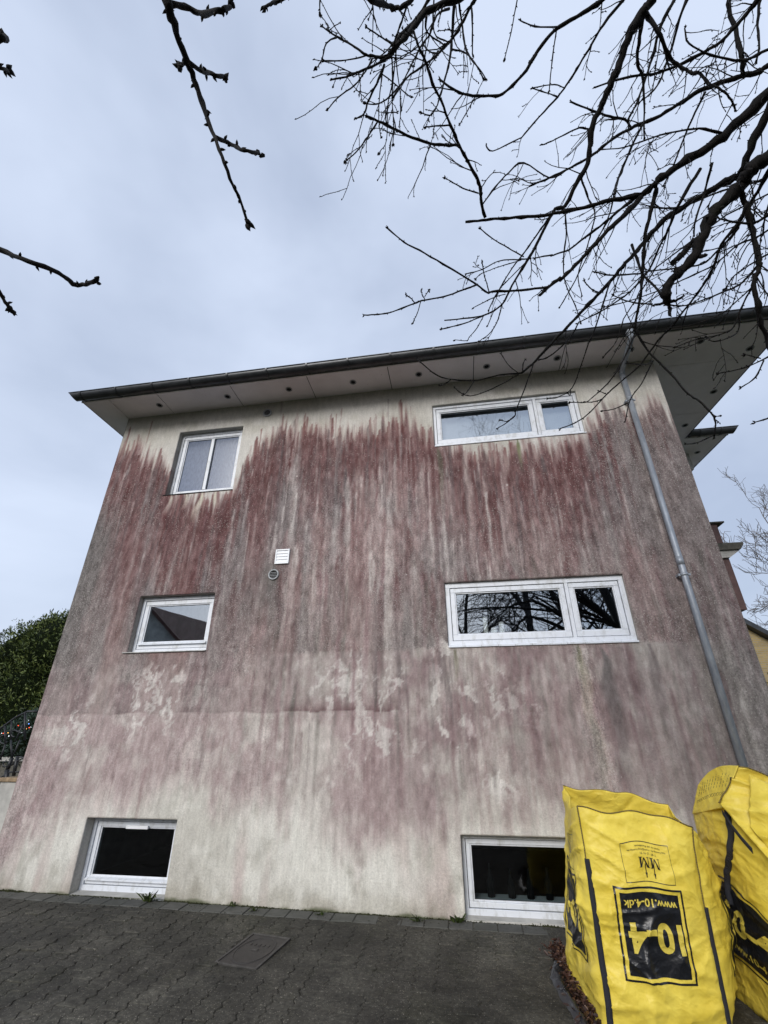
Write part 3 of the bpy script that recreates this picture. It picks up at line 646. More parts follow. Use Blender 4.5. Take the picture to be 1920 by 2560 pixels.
# fascia boards
MB().box(-5.815, 4.66, YF - 0.022, YF - 0.001, ZS - 0.022, ZS + 0.12).build('fascia', M['fascia'], house, 0.002)
MB().add([(-5.815, YF - 0.02, ZS - 0.01), (-5.765, 2.0, ZS - 0.01), (-5.55, 9.9, ZS - 0.01), (-5.815, YF - 0.02, ZS + 0.12), (-5.765, 2.0, ZS + 0.12), (-5.55, 9.9, ZS + 0.12)], [(0, 1, 4, 3), (1, 2, 5, 4)]).build('fascia', M['fascia'], house)
MB().add([(4.665, YF, ZS - 0.012), (xr_edge(2.19) + .005, 2.19, ZS - 0.012), (xr_edge(2.19) + .005, 2.19, ZS + 0.10), (4.665, YF, ZS + 0.10)], [(0, 1, 2, 3)]).build('fascia', M['zinc'], house)
MB().add([(5.125, 2.17, ZS - 0.012), (5.035, 3.3, ZS - 0.012), (4.9, 9.6, ZS - 0.012), (5.125, 2.17, ZS + 0.10), (5.035, 3.3, ZS + 0.10), (4.9, 9.6, ZS + 0.10)], [(0, 1, 4, 3), (1, 2, 5, 4)]).build('fascia', M['zinc'], house)
MB().box(4.40, 5.13, 2.165, 2.187, ZS - 0.022, ZS + 0.12).build('fascia', M['fascia'], house)
# half-round gutters
def gutter(x0, x1, yc, zc, r, joints, tip0=0.0, tip1=0.0):
    n = 14; mb = MB(); ends = [(x0 - tip0, 0), (x1 + tip1, 1)]
    prof = [(math.pi + math.pi * k / n) for k in range(n + 1)]
    vs = []
    for X in (x0, x1):
        sg = -tip0 if X == x0 else tip1
        for a in prof:
            lift = 1 + math.sin(a)                       # ends raked back like the mitred stop ends
            vs.append((X + sg * lift, yc + r * math.cos(a), zc + r * math.sin(a)))
    for X in (x0, x1):
        sg = -tip0 if X == x0 else tip1
        for a in prof:
            lift = 1 + math.sin(a); vs.append((X + sg * lift, yc + (r - 0.004) * math.cos(a), zc + (r - 0.004) * math.sin(a)))
    m = n + 1; fs = [(k, k + 1, m + k + 1, m + k) for k in range(n)] + [(2 * m + k, 3 * m + k, 3 * m + k + 1, 2 * m + k + 1) for k in range(n)]
    fs += [(0, m, 3 * m, 2 * m), (n, 2 * m + n, 3 * m + n, m + n)]
    mb.add(vs, fs, True); mb.add([vs[k] for k in range(m)], [tuple(range(m))]); mb.add([vs[m + k] for k in range(m)], [tuple(range(m - 1, -1, -1))])
    mb.tube([(x0 - tip0, yc - r, zc), (x1 + tip1, yc - r, zc)], 0.009, 8)
    go = mb.build('gutter', M['zinc'], house)
    for jx in joints:
        j = MB()
        vs = []
        for X in (jx - 0.014, jx + 0.014):
            for a in prof: vs.append((X, yc + (r + 0.011) * math.cos(a), zc + (r + 0.011) * math.sin(a)))
        j.add(vs, [(k, k + 1, m + k + 1, m + k) for k in range(n)], True)
        for side in (0, 1):
            base = [vs[side * m + k] for k in range(m)]; inn = [(p[0], yc + (p[1] - yc) * 0.88, zc + (p[2] - zc) * 0.88) for p in base]
            j.add(base + inn, [(k, k + 1, m + k + 1, m + k) for k in range(n)])
        j.build('gutter_joint', M['zinc'], go)
    return go
gj = [-5.70 + 0.628 * k for k in range(17)]
gutter(-5.83, 4.75, -0.632, 6.477, 0.088, gj[0:], 0.07, 0.05)
gutter(4.44, 5.16, 2.066, 6.477, 0.088, [4.60, 4.95], 0.0, 0.06)
# low hipped roof
rz = ZS + 0.125; rzt = 8.4
rp_ = [(-5.86, -0.60, rz), (4.68, -0.60, rz), (4.43, 2.14, rz), (5.14, 2.14, rz), (5.0, 9.95, rz), (-5.6, 9.95, rz)]
MB().add(rp_ + [(-1.2, 4.2, rzt), (0.2, 5.4, rzt)], [(0, 1, 6), (1, 2, 7, 6), (2, 3, 7), (3, 4, 7), (4, 5, 6, 7), (5, 0, 6), (5, 4, 3, 2, 1, 0)]).build('roof', M['roof'], house)

# downpipe with swan neck, collars and bracket
px = 2.605
path = [(2.585, -0.632, 6.40), (2.585, -0.632, 6.335), (2.588, -0.600, 6.298), (2.602, -0.13, 6.235), (2.605, -0.075, 6.205), (px, -0.066, 6.16)]
dp = MB().tube(path, 0.037, 16).tube([(px, -0.066, 6.17), (px, -0.066, -0.10)], 0.0365, 16).build('downpipe', M['galv'], house)
for z, h, r in ((5.74, 0.030, 0.0395), (3.33, 0.05, 0.0390), (6.19, 0.02, 0.0395), (1.15, 0.05, 0.0390)):
    MB().tube([(px, -0.066, z - h), (px, -0.066, z + h)], r, 16).build('collar', M['galv'], dp)
MB().tube([(2.585, -0.632, 6.355), (2.585, -0.632, 6.405)], [0.044, 0.062], 16).build('outlet', M['galv'], dp)
for z in (3.165, 5.70, 0.9):
    MB().tube([(px, -0.066, z - 0.016), (px, -0.066, z + 0.016)], 0.0410, 16).box(px - 0.066, px - 0.044, -0.075, 0.0, z - 0.014, z + 0.014).box(px + 0.040, px + 0.066, -0.075, -0.055, z - 0.012, z + 0.012).build('bracket', M['galv'], dp)

# wall vents
def round_vent(x, z, r, slats, mat):
    m = MB(); n = 24; pr = [(r, 0.0), (r, -0.014), (r * 0.92, -0.018), (r * 0.72, -0.014), (r * 0.70, 0.02)]; vs = []; fs = []
    for rr, yy in pr:
        for k in range(n): a = 2 * math.pi * k / n; vs.append((x + rr * math.cos(a), yy - 0.004, z + rr * math.sin(a)))
    for i in range(len(pr) - 1):
        for k in range(n): k2 = (k + 1) % n; fs.append((i * n + k, (i + 1) * n + k, (i + 1) * n + k2, i * n + k2))
    m.add(vs, fs, True); vo = m.build('round_vent', mat, house)
    q = r * 0.71; MB().add([(x + q * math.cos(2 * math.pi * k / n), -0.0085, z + q * math.sin(2 * math.pi * k / n)) for k in range(n)], [tuple(range(n))]).build('vent_hole', M['black'], vo)
    for k in range(slats):
        zz = z + r * 0.7 * (-1 + 2 * (k + 1) / (slats + 1)); hw = math.sqrt(max(0, (r * 0.7) ** 2 - (zz - z) ** 2))
        MB().prism([(-0.010, zz), (-0.017, zz - 0.004), (-0.017, zz - 0.007), (-0.010, zz - 0.004)], x - hw, x + hw, 'x').build('slat', M['ventgrey'], vo)
round_vent(-2.80, 1.52 + 3.77 * 1.25, 0.075, 5, M['ventgrey'])
round_vent(-2.384, 1.52 + 1.553 * 1.25, 0.075, 4, M['ventgrey'])
vx0, vx1, vz0, vz1 = -2.383, -2.185, 3.605, 3.815
vg = ring(MB(), vx0, vx1, vz0, vz1, 0.018, -0.028, 0.0).build('louvre_vent', M['vent'], house, 0.003)
for k in range(4):
    za = vz0 + 0.02 + (vz1 - vz0 - 0.04) * k / 4; zb2 = za + (vz1 - vz0 - 0.04) / 4
    MB().prism([(-0.024, za), (-0.020, za), (-0.010, zb2 + 0.006), (-0.014, zb2 + 0.006)], vx0 + 0.017, vx1 - 0.017, 'x').build('louvre', M['vent'], vg)

# rear wing seen past the right hand corner
MB().box(3.096, 4.70, 2.75, 8.0, 6.09, ZS).build('wing_wall', M['cream'], house)
MB().box(3.096, 4.655, 2.78, 8.0, 4.94, 6.09).build('wing_wall', M['white'], house)
MB().box(3.096, 4.742, 2.75, 4.5, 3.375, 4.93).build('balcony_front', M['brown'], house)
MB().box(3.096, 4.85, 2.70, 4.55, 4.93, 4.955).build('balcony_rail', M['slate'], house)
MB().prism([(3.096, 4.40), (4.93, 4.40), (5.00, 4.49), (5.00, 4.525), (3.096, 4.525)], 2.66, 4.6).build('ledge', M['slate'], house)
MB().prism([(3.096, 4.27), (4.74, 4.27), (4.93, 4.395), (3.096, 4.395)], 2.70, 4.5).build('ledge_soffit', M['cream'], house)
MB().box(3.096, 4.62, 2.8, 8.0, LOW, 3.375).build('wing_wall', M['cream'], house)

# things standing inside the windows
for x, h, r in ((0.335, 0.245, 0.028), (0.430, 0.115, 0.032), (0.525, 0.180, 0.030)):
    c = MB().lathe([(0.001, h - 0.006), (r * 0.7, h - 0.004), (r, h + 0.004), (r, 0.0)], x, 0.130, 2.5605, 18).tube([(x, 0.130, 2.56 + h - 0.004), (x, 0.131, 2.56 + h + 0.018)], 0.0015, 5).build('candle', M['candle'])
    lab = {0.335: 'tallest white candle on the board behind the kitchen window', 0.430: 'shortest of the white candles behind the kitchen window', 0.525: 'middle-height white candle at the right of the three behind the kitchen window'}[x]
    tag(c, lab, 'candle', 'candles behind the kitchen window')
bl = MB()
for k in range(60):
    x = -0.06 + 1.98 * k / 60; bl.quad((x, 0.225 + 0.004 * math.sin(k * 1.3), 5.30), (x + 0.033, 0.225 + 0.004 * math.sin((k + 1) * 1.3), 5.30), (x + 0.033, 0.225 + 0.004 * math.sin((k + 1) * 1.3), 6.02), (x, 0.225 + 0.004 * math.sin(k * 1.3), 6.02))
tag(bl.build('window_blind', M['blind']), 'pale grey fabric blind hanging behind the wide upper window', 'blind')
for k, x in enumerate((0.14, 0.34, 0.52, 0.70)):
    h = (0.27, 0.23, 0.235, 0.25)[k]
    o = MB().lathe([(0.001, 0), (0.036, 0), (0.036, h * 0.55), (0.014, h * 0.75), (0.014, h), (0.001, h)], x, 0.32, 0.0845, 14).build('bottle', M['black'])
    tag(o, ('dark bottle nearest the left jamb inside the right cellar window', 'dark bottle second from the left inside the right cellar window', 'dark bottle third from the left inside the right cellar window', 'dark bottle behind the bag edge inside the right cellar window')[k], 'bottle', 'bottles inside the right cellar window')
# ================================================================== ground and paving
gr = MB()
gr.add([(-400, -400, -0.34), (400, -400, -0.34), (400, 400, -0.34), (-400, 400, -0.34)], [(0, 1, 2, 3)])
tag(gr.build('ground', M['ground']), 'flat garden ground spreading out around the house', 'ground', kind='structure')
pave = empty('pavement', (0, 0, 0)); tag(pave, 'wet grey forecourt of interlocking concrete pavers along the wall', 'pavement', kind='structure')
PX0, PX1, PY0 = -9.0, 6.5, -8.0
bed = MB()
nxb, nyb = 230, 120
vs = []
for j in range(nyb + 1):
    for i in range(nxb + 1):
        x = PX0 + (PX1 - PX0) * i / nxb; y = PY0 + (0.0 - PY0) * j / nyb
        fill = mnoise.noise(Vector((x * 0.9, y * 1.1, 3))) * 0.5 + 0.5 + (0.35 if x > -1.2 else 0.0)
        f2_ = mnoise.noise(Vector((x * 4.3, y * 5.0, 8))) * 0.35 + mnoise.noise(Vector((x * 11, y * 12, 1))) * 0.15
        vs.append((x, y, gz(x, y) - 0.009 + 0.0125 * max(0, min(1, (fill + f2_ - 0.48) * 1.3))))
bed.add(vs, [(j * (nxb + 1) + i, j * (nxb + 1) + i + 1, (j + 1) * (nxb + 1) + i + 1, (j + 1) * (nxb + 1) + i) for j in range(nyb) for i in range(nxb)], True)
bed.build('joint_bed', M['paver'], pave)
# one paver: zigzag long sides, straight short sides
PWd, PLn, AMP = 0.152, 0.215, 0.024
def paver_mesh(seed):
    rs = random.Random(seed); gap = 0.0042; ch = 0.006
    zig = [(-0.5, -0.9), (-0.45, -0.9), (-0.30, 0.9), (-0.20, 0.9), (-0.05, -0.9), (0.05, -0.9), (0.20, 0.9), (0.30, 0.9), (0.45, -0.9), (0.5, -0.9)]
    L = [(-PWd / 2 + gap / 2 + AMP * 0.5 * a + rs.uniform(-.0015, .0015), y * (PLn - gap)) for y, a in zig]
    R = [(PWd / 2 - gap / 2 + AMP * 0.5 * a + rs.uniform(-.0015, .0015), y * (PLn - gap)) for y, a in reversed(zig)]
    out = L + R; n = len(out)
    inn = []
    for k, p in enumerate(out): inn.append((p[0] * (1 - 2 * ch / PWd), p[1] * (1 - 2 * ch / PLn)))
    vs = [(p[0], p[1], -0.035) for p in out] + [(p[0], p[1], -0.005) for p in out] + [(p[0], p[1], rs.uniform(-.0008, .0008)) for p in inn]
    fs = [(i, n + i, n + (i + 1) % n, (i + 1) % n) for i in range(n)] + [(n + i, 2 * n + i, 2 * n + (i + 1) % n, n + (i + 1) % n) for i in range(n)] + [tuple(range(3 * n - 1, 2 * n - 1, -1))]
    fs = [tuple(reversed(f)) for f in fs]
    return vs, fs
variants = [paver_mesh(s) for s in range(5)]
vmesh = []
for k, (v, f) in enumerate(variants):
    me = bpy.data.meshes.new('paver'); me.from_pydata(v, [], f); me.materials.append(M['paver']); me.update(); vmesh.append(me)
cells = []
ncol = int((PX1 - PX0) / PWd); nrow = int((-0.21 - PY0) / PLn)
MHC = Vector((-1.815, -0.872)); 
def in_hole(x, y, e=0.0):
    d = Vector((x, y)) - MHC; a = rad(-8); u = d.x * math.cos(a) + d.y * math.sin(a); v = -d.x * math.sin(a) + d.y * math.cos(a)
    return abs(u) < 0.175 + e and abs(v) < 0.265 + e
for c in range(ncol):
    for r in range(nrow + 1):
        x = PX0 + (c + 0.5) * PWd; half = c % 2 == 1 and r == 0
        y = -0.207 - (r + 0.5) * PLn if c % 2 == 0 else (-0.207 - PLn / 4 if half else -0.207 - r * PLn)
        if in_hole(x, y, 0.06): continue
        p = Vector((x, y, gz(x, y))) - CAM; dz = p.dot(FW)
        if dz <= 0.1: vis = 1e9
        else:
            u = 960 + F_PX * p.dot(RT) / dz; v = 1280 - F_PX * p.dot(UP) / dz
            vis = p.length if (-40 < u < 1960 and v < 2620) else 1e8 + p.length
            if vis < 1e7 and x > 0.62 and y < -0.7: vis = 1e8
        cells.append((vis, x, y, random.randrange(5), random.gauss(0, 0.0022), random.gauss(0, 0.006), random.gauss(0, 0.006), 0.5 if half else 1.0))
cells.sort()
rest = MB()
for k, (vis, x, y, vi, dz, ta, tb, sy) in enumerate(cells):
    z = gz(x, y) + dz; rot = (0.030 + ta, 0.0085 + tb, random.gauss(0, 0.012))
    if k < 300:
        o = bpy.data.objects.new('paver', vmesh[vi]); COL.objects.link(o); o.parent = pave; o.location = (x, y, z); o.rotation_euler = rot; o.scale.y = sy
    else:
        v, f = variants[vi]; mt = Matrix.Translation((x, y, z)) @ Matrix.Rotation(rot[2], 4, 'Z') @ Matrix.Rotation(rot[0], 4, 'X') @ Matrix.Diagonal((1, sy, 1, 1))
        rest.add([mt @ Vector(q) for q in v], f)
o = rest.build('pavers', M['paver'], pave); o['kind'] = 'stuff'
# plain border course along the wall
x = PX0
while x < PX1:
    w = 0.218 + random.uniform(-0.008, 0.008); cxx = x + w / 2; z = gz(cxx, -0.1) + random.gauss(0, 0.0015)
    b = MB(); a0, a1, b0, b1 = -w / 2 + 0.003, w / 2 - 0.003, -0.094, 0.092; e = 0.005
    b.add([(a0, b0, -0.03), (a1, b0, -0.03), (a1, b1, -0.03), (a0, b1, -0.03), (a0, b0, -e), (a1, b0, -e), (a1, b1, -e), (a0, b1, -e), (a0 + e, b0 + e, 0), (a1 - e, b0 + e, 0), (a1 - e, b1 - e, 0), (a0 + e, b1 - e, 0)],
          [(0, 1, 5, 4), (1, 2, 6, 5), (2, 3, 7, 6), (3, 0, 4, 7), (4, 5, 9, 8), (5, 6, 10, 9), (6, 7, 11, 10), (7, 4, 8, 11), (8, 9, 10, 11)])
    me = b.mesh('border_paver', M['border']); o = bpy.data.objects.new('border_paver', me); COL.objects.link(o); o.parent = pave
    o.location = (cxx, -0.112, z + 0.001); o.rotation_euler = (0.02, random.gauss(0, 0.006), 0); x += w
# manhole cover
mh = empty('manhole_cover', (MHC.x, MHC.y, gz(MHC.x, MHC.y))); mh.rotation_euler = (0.030, 0.0085, rad(-8))
tag(mh, 'rectangular rusty iron manhole cover with a round rim set in the pavers', 'manhole cover')
def local(mb, name, mat, parent, bevel=0.0):
    o = bpy.data.objects.new(name, mb.mesh(name, mat)); COL.objects.link(o); o.parent = parent
    if bevel: m = o.modifiers.new('bevel', 'BEVEL'); m.width = bevel; m.segments = 2
    return o
fr = MB(); 
for a in ((-0.185, 0.185, -0.275, -0.255), (-0.185, 0.185, 0.255, 0.275)): fr.box(a[0], a[1], a[2], a[3], -0.03, 0.004)
for a in ((-0.185, -0.165, -0.2545, 0.2545), (0.165, 0.185, -0.2545, 0.2545)): fr.box(a[0], a[1], a[2], a[3], -0.03, 0.0046)
local(fr, 'frame', M['edge'], mh, 0.002)
pl = MB().box(-0.1635, 0.1635, -0.2535, 0.2535, -0.03, -0.001); local(pl, 'plate', M['iron'], mh)
rm = MB(); n = 40; vs = []; fs = []
for rr, zz in ((1.0, -0.001), (0.985, 0.0035), (0.93, 0.0035), (0.915, -0.001)):
    for k in range(n): a = 2 * math.pi * k / n; vs.append((0.150 * rr * math.cos(a), 0.235 * rr * math.sin(a), zz))
for i in range(3):
    for k in range(n): k2 = (k + 1) % n; fs.append((i * n + k, i * n + k2, (i + 1) * n + k2, (i + 1) * n + k))
rm.add(vs, fs, True); local(rm, 'rim', M['iron'], mh)
hd = MB().box(-0.03, 0.03, -0.012, 0.012, -0.001, 0.004); local(hd, 'lift_slot', M['edge'], mh)
for k in range(5): local(MB().box(-0.09 + 0.04 * k, -0.075 + 0.04 * k, 0.07, 0.10, -0.001, 0.003), 'cast_rib', M['iron'], mh)

# weeds along the foot of the wall
def weed(x, y, n, h, wide, label, wd=0.006, seed=1):
    rs = random.Random(seed); b = MB(); z0 = gz(x, y)
    for k in range(n):
        a = rs.uniform(0, 6.283); ln = h * rs.uniform(0.5, 1.1); sp = wide * rs.uniform(0.3, 1.0); bx, by = x + rs.uniform(-.03, .03), y + rs.uniform(-.015, .01)
        dx, dy = math.cos(a) * sp, -abs(math.sin(a)) * sp * 0.6; px_, py_ = -math.sin(a), math.cos(a); w = wd * rs.uniform(0.7, 1.5)
        pts = []
        for t in (0, 0.35, 0.7, 1.0):
            cxp = (bx + dx * t, by + dy * t, z0 - 0.004 + ln * (t - 0.45 * t * t * rs.uniform(0.6, 1.3)))
            ww = w * (0.6 + 0.8 * math.sin(math.pi * min(0.92, t)))
            pts.append((cxp, ww if t < 1 else 0.0006))
        vs = [];
        for c, ww in pts: vs += [(c[0] - px_ * ww, c[1] - py_ * ww, c[2]), (c[0] + px_ * ww, c[1] + py_ * ww, c[2])]
        b.add(vs, [(2 * i, 2 * i + 1, 2 * i + 3, 2 * i + 2) for i in range(3)], True)
    tag(b.build('weed', M['weed']), label, 'weed', 'weeds along the foot of the wall')
weed(-3.33, -0.05, 34, 0.15, 0.17, 'largest grassy weed tuft below the left cellar window', 0.007, 1)
weed(-2.42, -0.04, 10, 0.09, 0.07, 'small upright weed at the wall right of the left cellar window', 0.005, 2)
weed(-2.17, -0.10, 12, 0.06, 0.09, 'low dark weed at the wall above the manhole cover', 0.006, 3)
weed(-1.50, -0.09, 12, 0.06, 0.09, 'low spreading weed at the wall in the middle of the facade', 0.005, 5)
weed(-0.56, -0.09, 22, 0.09, 0.13, 'thin-bladed weed between the pavers left of the right cellar window', 0.004, 6)
weed(-0.20, -0.05, 14, 0.13, 0.10, 'broad-leaved weed at the left foot of the right cellar window', 0.014, 7)
# crumbs of soil and moss in the joints
cr = MB(); rs = random.Random(5)
for k in range(2600):
    x = rs.uniform(-5.2, 1.2); y = -abs(rs.gauss(0, 0.75)) - 0.02
    if in_hole(x, y, 0.02): continue
    s = rs.uniform(0.002, 0.009) * (1.6 if rs.random() < 0.06 else 1); z = gz(x, y)
    vs = [(x + s * rs.uniform(.6, 1.3) * dx, y + s * rs.uniform(.6, 1.3) * dy, z + s * 0.7 * dz) for dx, dy, dz in ((1, 0, 0), (0, 1, 0), (-1, 0, 0), (0, -1, 0), (0, 0, 1))]
    cr.add(vs, [(0, 1, 4), (1, 2, 4), (2, 3, 4), (3, 0, 4)])
tag(cr.build('soil_crumbs', M['grit']), 'dark crumbs of soil and moss scattered over the pavers', 'soil', kind='stuff')
ft = MB()
for k in range(2600):
    x = rs.uniform(-5.3, 1.6); y = -0.004 - abs(rs.gauss(0, 0.012)); s = rs.uniform(0.003, 0.010) * (0.5 + max(0.0, mnoise.noise(Vector((x * 2.5, 0, 4))) + 0.5)); z = gz(x, y) - 0.001
    ft.add([(x + s * rs.uniform(.6, 1.5) * dx, y + s * rs.uniform(.4, .9) * dy, z + s * rs.uniform(0.5, 1.3) * dz) for dx, dy, dz in ((1, 0, 0), (0, 1, 0), (-1, 0, 0), (0, -1, 0), (0, 0, 1))], [(0, 1, 4), (1, 2, 4), (2, 3, 4), (3, 0, 4)])
tag(ft.build('moss_line', M['moss']), 'thin dark line of moss and soil where the wall meets the paving', 'moss', kind='stuff')
# dead leaves beside the near bag
lv = MB(); rs = random.Random(9)
for k in range(1500):
    t = rs.random(); x = 0.62 + 0.05 * t - abs(rs.gauss(0, 0.055)) + 0.03; y = -0.45 - 1.45 * t + rs.gauss(0, 0.03); z = gz(x, y) + 0.004 + rs.random() ** 2 * 0.06
    a = rs.uniform(0, 6.28); s = rs.uniform(0.012, 0.026); q = Matrix.Translation((x, y, z)) @ Matrix.Rotation(a, 4, 'Z') @ Matrix.Rotation(rs.gauss(0, 0.5), 4, 'X') @ Matrix.Rotation(rs.gauss(0, 0.5), 4, 'Y')
    pts = [(-1, 0, 0), (-0.3, -0.45, 0.12), (0.5, -0.35, 0.15), (1, 0, 0.0), (0.5, 0.35, 0.15), (-0.3, 0.45, 0.12), (0, 0, -0.05)]
    lv.add([q @ (Vector(p) * s) for p in pts], [(0, 1, 6), (1, 2, 6), (2, 3, 6), (3, 4, 6), (4, 5, 6), (5, 0, 6)])
tag(lv.build('dead_leaves', M['leaf']), 'drift of wet brown dead leaves beside the near yellow bag', 'leaves', kind='stuff')
tp = MB(); vs = []; N = 40
pth = [(0.555, -0.78), (0.52, -0.95), (0.535, -1.15), (0.57, -1.38), (0.60, -1.60), (0.66, -1.85)]
for i in range(N + 1):
    t = i / N * (len(pth) - 1); k = min(int(t), len(pth) - 2); u = t - k; x = pth[k][0] * (1 - u) + pth[k + 1][0] * u; y = pth[k][1] * (1 - u) + pth[k + 1][1] * u
    for j in range(7):
        w = (j / 6 - 0.5) * 0.085; h = 0.035 * math.sin(math.pi * j / 6) + 0.018 * mnoise.noise(Vector((i * 0.35, j * 0.6, 2)))
        vs.append((x + w + 0.012 * mnoise.noise(Vector((i * 0.3, j, 5))), y, gz(x, y) + 0.006 + max(0, h)))
tp.add(vs, [(i * 7 + j, i * 7 + j + 1, (i + 1) * 7 + j + 1, (i + 1) * 7 + j) for i in range(N) for j in range(6)], True)
tag(tp.build('plastic_sheet', M['tarp']), 'crumpled strip of dark plastic sheet lying by the dead leaves', 'plastic sheet')

# ================================================================== yellow bulk bags
def wrinkle(p, seed, amp):
    """cloth creases: long thin ridges in three directions over a soft billow"""
    q = Vector((p[0] + seed, p[1] + seed * 0.7, p[2])); h = q.x * 0.8 + q.y * 0.6; z = q.z; d = 0
    for ca, sa, f, g, w, o_ in ((0.94, 0.34, 1.3, 9.0, 0.55, 0), (0.82, -0.57, 1.6, 11.0, 0.45, 7), (0.5, 0.87, 1.8, 12.0, 0.28, 13), (0.98, 0.10, 2.6, 21.0, 0.20, 23)):
        al = h * ca + z * sa; ac = -h * sa + z * ca; bend = 0.25 * mnoise.noise(Vector((h * 2.2, z * 2.2, o_ + seed)))
        n = mnoise.noise(Vector((al * f + o_, (ac + bend) * g * 0.55, seed))); gate = max(0.0, 0.35 + mnoise.noise(Vector((h * 3 + o_, z * 3, seed + 4))))
        d += w * gate * (1 - min(1.0, abs(n) * 3.6)) ** 1.7
    return amp * (1.1 * mnoise.noise(q * 1.8) + 2.3 * d - 0.5 + 0.10 * mnoise.noise(q * 12))
class Bag:
    """four fabric sides between a bottom and a top polygon; s runs 0..4 round the bag, v from the ground to the rim"""
    def __init__(s, bottom, top, bulge, seed, sag=(0, 0, 0, 0), amp=0.016): s.b = [Vector(p) for p in bottom]; s.t = [Vector(p) for p in top]; s.bulge = bulge; s.seed = seed; s.sag = sag; s.amp = amp
    def raw(s, u, v):
        u = u % 4.0; k = int(u) % 4; t = u - int(u); a, b, c, d = s.b[k], s.b[(k + 1) % 4], s.t[k], s.t[(k + 1) % 4]
        lo = a.lerp(b, t); hi = c.lerp(d, t); hi = hi + Vector((0, 0, s.sag[k] * math.sin(math.pi * t)))
        hi = hi + Vector((0.012 * math.sin(u * 9.0 + s.seed), 0.012 * math.cos(u * 11.0), 0.012 * math.sin(u * 7.3 + s.seed) + 0.008 * math.sin(u * 17.0)))
        p = lo.lerp(hi, v); e = (b - a); nrm = Vector((e.y, -e.x, 0)).normalized()
        cor = max(0.0, 1 - min(t, 1 - t) / 0.10); mid_ = (s.b[0] + s.b[2]) * 0.5; inw = Vector((mid_.x - p.x, mid_.y - p.y, 0)).normalized(); p = p + inw * (0.022 * cor * cor * min(1, (1 - v) * 5))
        p = p + Vector((0.020 * mnoise.noise(Vector((v * 3.0, k * 5.0 + round(t), s.seed))), 0.020 * mnoise.noise(Vector((v * 3.0, k * 5.0 + round(t), s.seed + 9))), 0)) * (1 - v * 0.5) * 0
        bl = s.bulge[k] * (math.sin(math.pi * t) ** 0.8) * (4 * v * (1 - v)) ** 0.7
        return p + nrm * bl, nrm
    def pt(s, u, v, off=0.0):
        p, n = s.raw(u, v); t = (u % 1.0); edge = min(1.0, min(t, 1 - t) * 7 + 0.35); rim = min(1.0, (1 - v) * 8 + 0.55)
        return p + n * (wrinkle(p, s.seed, s.amp) * edge * rim + off)
    def sheet(s, u0, u1, v0, v1, nu, nv, off):
        vs = [s.pt(u0 + (u1 - u0) * i / nu, v0 + (v1 - v0) * j / nv, off) for j in range(nv + 1) for i in range(nu + 1)]
        fs = [(j * (nu + 1) + i, j * (nu + 1) + i + 1, (j + 1) * (nu + 1) + i + 1, (j + 1) * (nu + 1) + i) for j in range(nv) for i in range(nu)]
        return vs, fs
def solidify(o, t):
    m = o.modifiers.new('thickness', 'SOLIDIFY'); m.thickness = t; m.offset = -1
def text_tris(txt, size, align='CENTER', bold=0.0):
    cu = bpy.data.curves.new('lettering', 'FONT'); cu.body = txt; cu.size = size; cu.align_x = align; cu.offset = bold
    ob = bpy.data.objects.new('lettering', cu); COL.objects.link(ob)
    dg = bpy.context.evaluated_depsgraph_get(); me = bpy.data.meshes.new_from_object(ob.evaluated_get(dg)); 
    bpy.data.objects.remove(ob); bm = bmesh.new(); bm.from_mesh(me); bpy.data.meshes.remove(me); return bm
def fit(bm, x0, x1, y0, y1, flip=True):
    xs = [v.co.x for v in bm.verts]; ys = [v.co.y for v in bm.verts]; ax, bx, ay, by = min(xs), max(xs), min(ys), max(ys)
    for v in bm.verts:
        a = (v.co.x - ax) / (bx - ax); b = (v.co.y - ay) / max(1e-6, by - ay)
        if flip: a, b = 1 - a, 1 - b
        v.co.x = x0 + (x1 - x0) * a; v.co.y = y0 + (y1 - y0) * b; v.co.z = 0
    return bm
def wrap(bm, fn, cuts=18):
    xs = [v.co.x for v in bm.verts]; ys = [v.co.y for v in bm.verts]
    for lo, hi, ax in ((min(xs), max(xs), 0), (min(ys), max(ys), 1)):
        n = max(1, int(cuts * (hi - lo) / 0.5)) if hi - lo > 0 else 1
        for k in range(1, n):
            c = lo + (hi - lo) * k / n; nn = Vector((1, 0, 0)) if ax == 0 else Vector((0, 1, 0))
            bmesh.ops.bisect_plane(bm, geom=bm.verts[:] + bm.edges[:] + bm.faces[:], plane_co=nn * c, plane_no=nn)
    for v in bm.verts: v.co = fn(v.co.x, v.co.y)
    bmesh.ops.recalc_face_normals(bm, faces=bm.faces)
    me = bpy.data.meshes.new('lettering'); bm.to_mesh(me); bm.free(); return me
def put(me, name, mat, parent):
    me.materials.clear(); me.materials.append(mat); return link_mesh(name, me, parent)
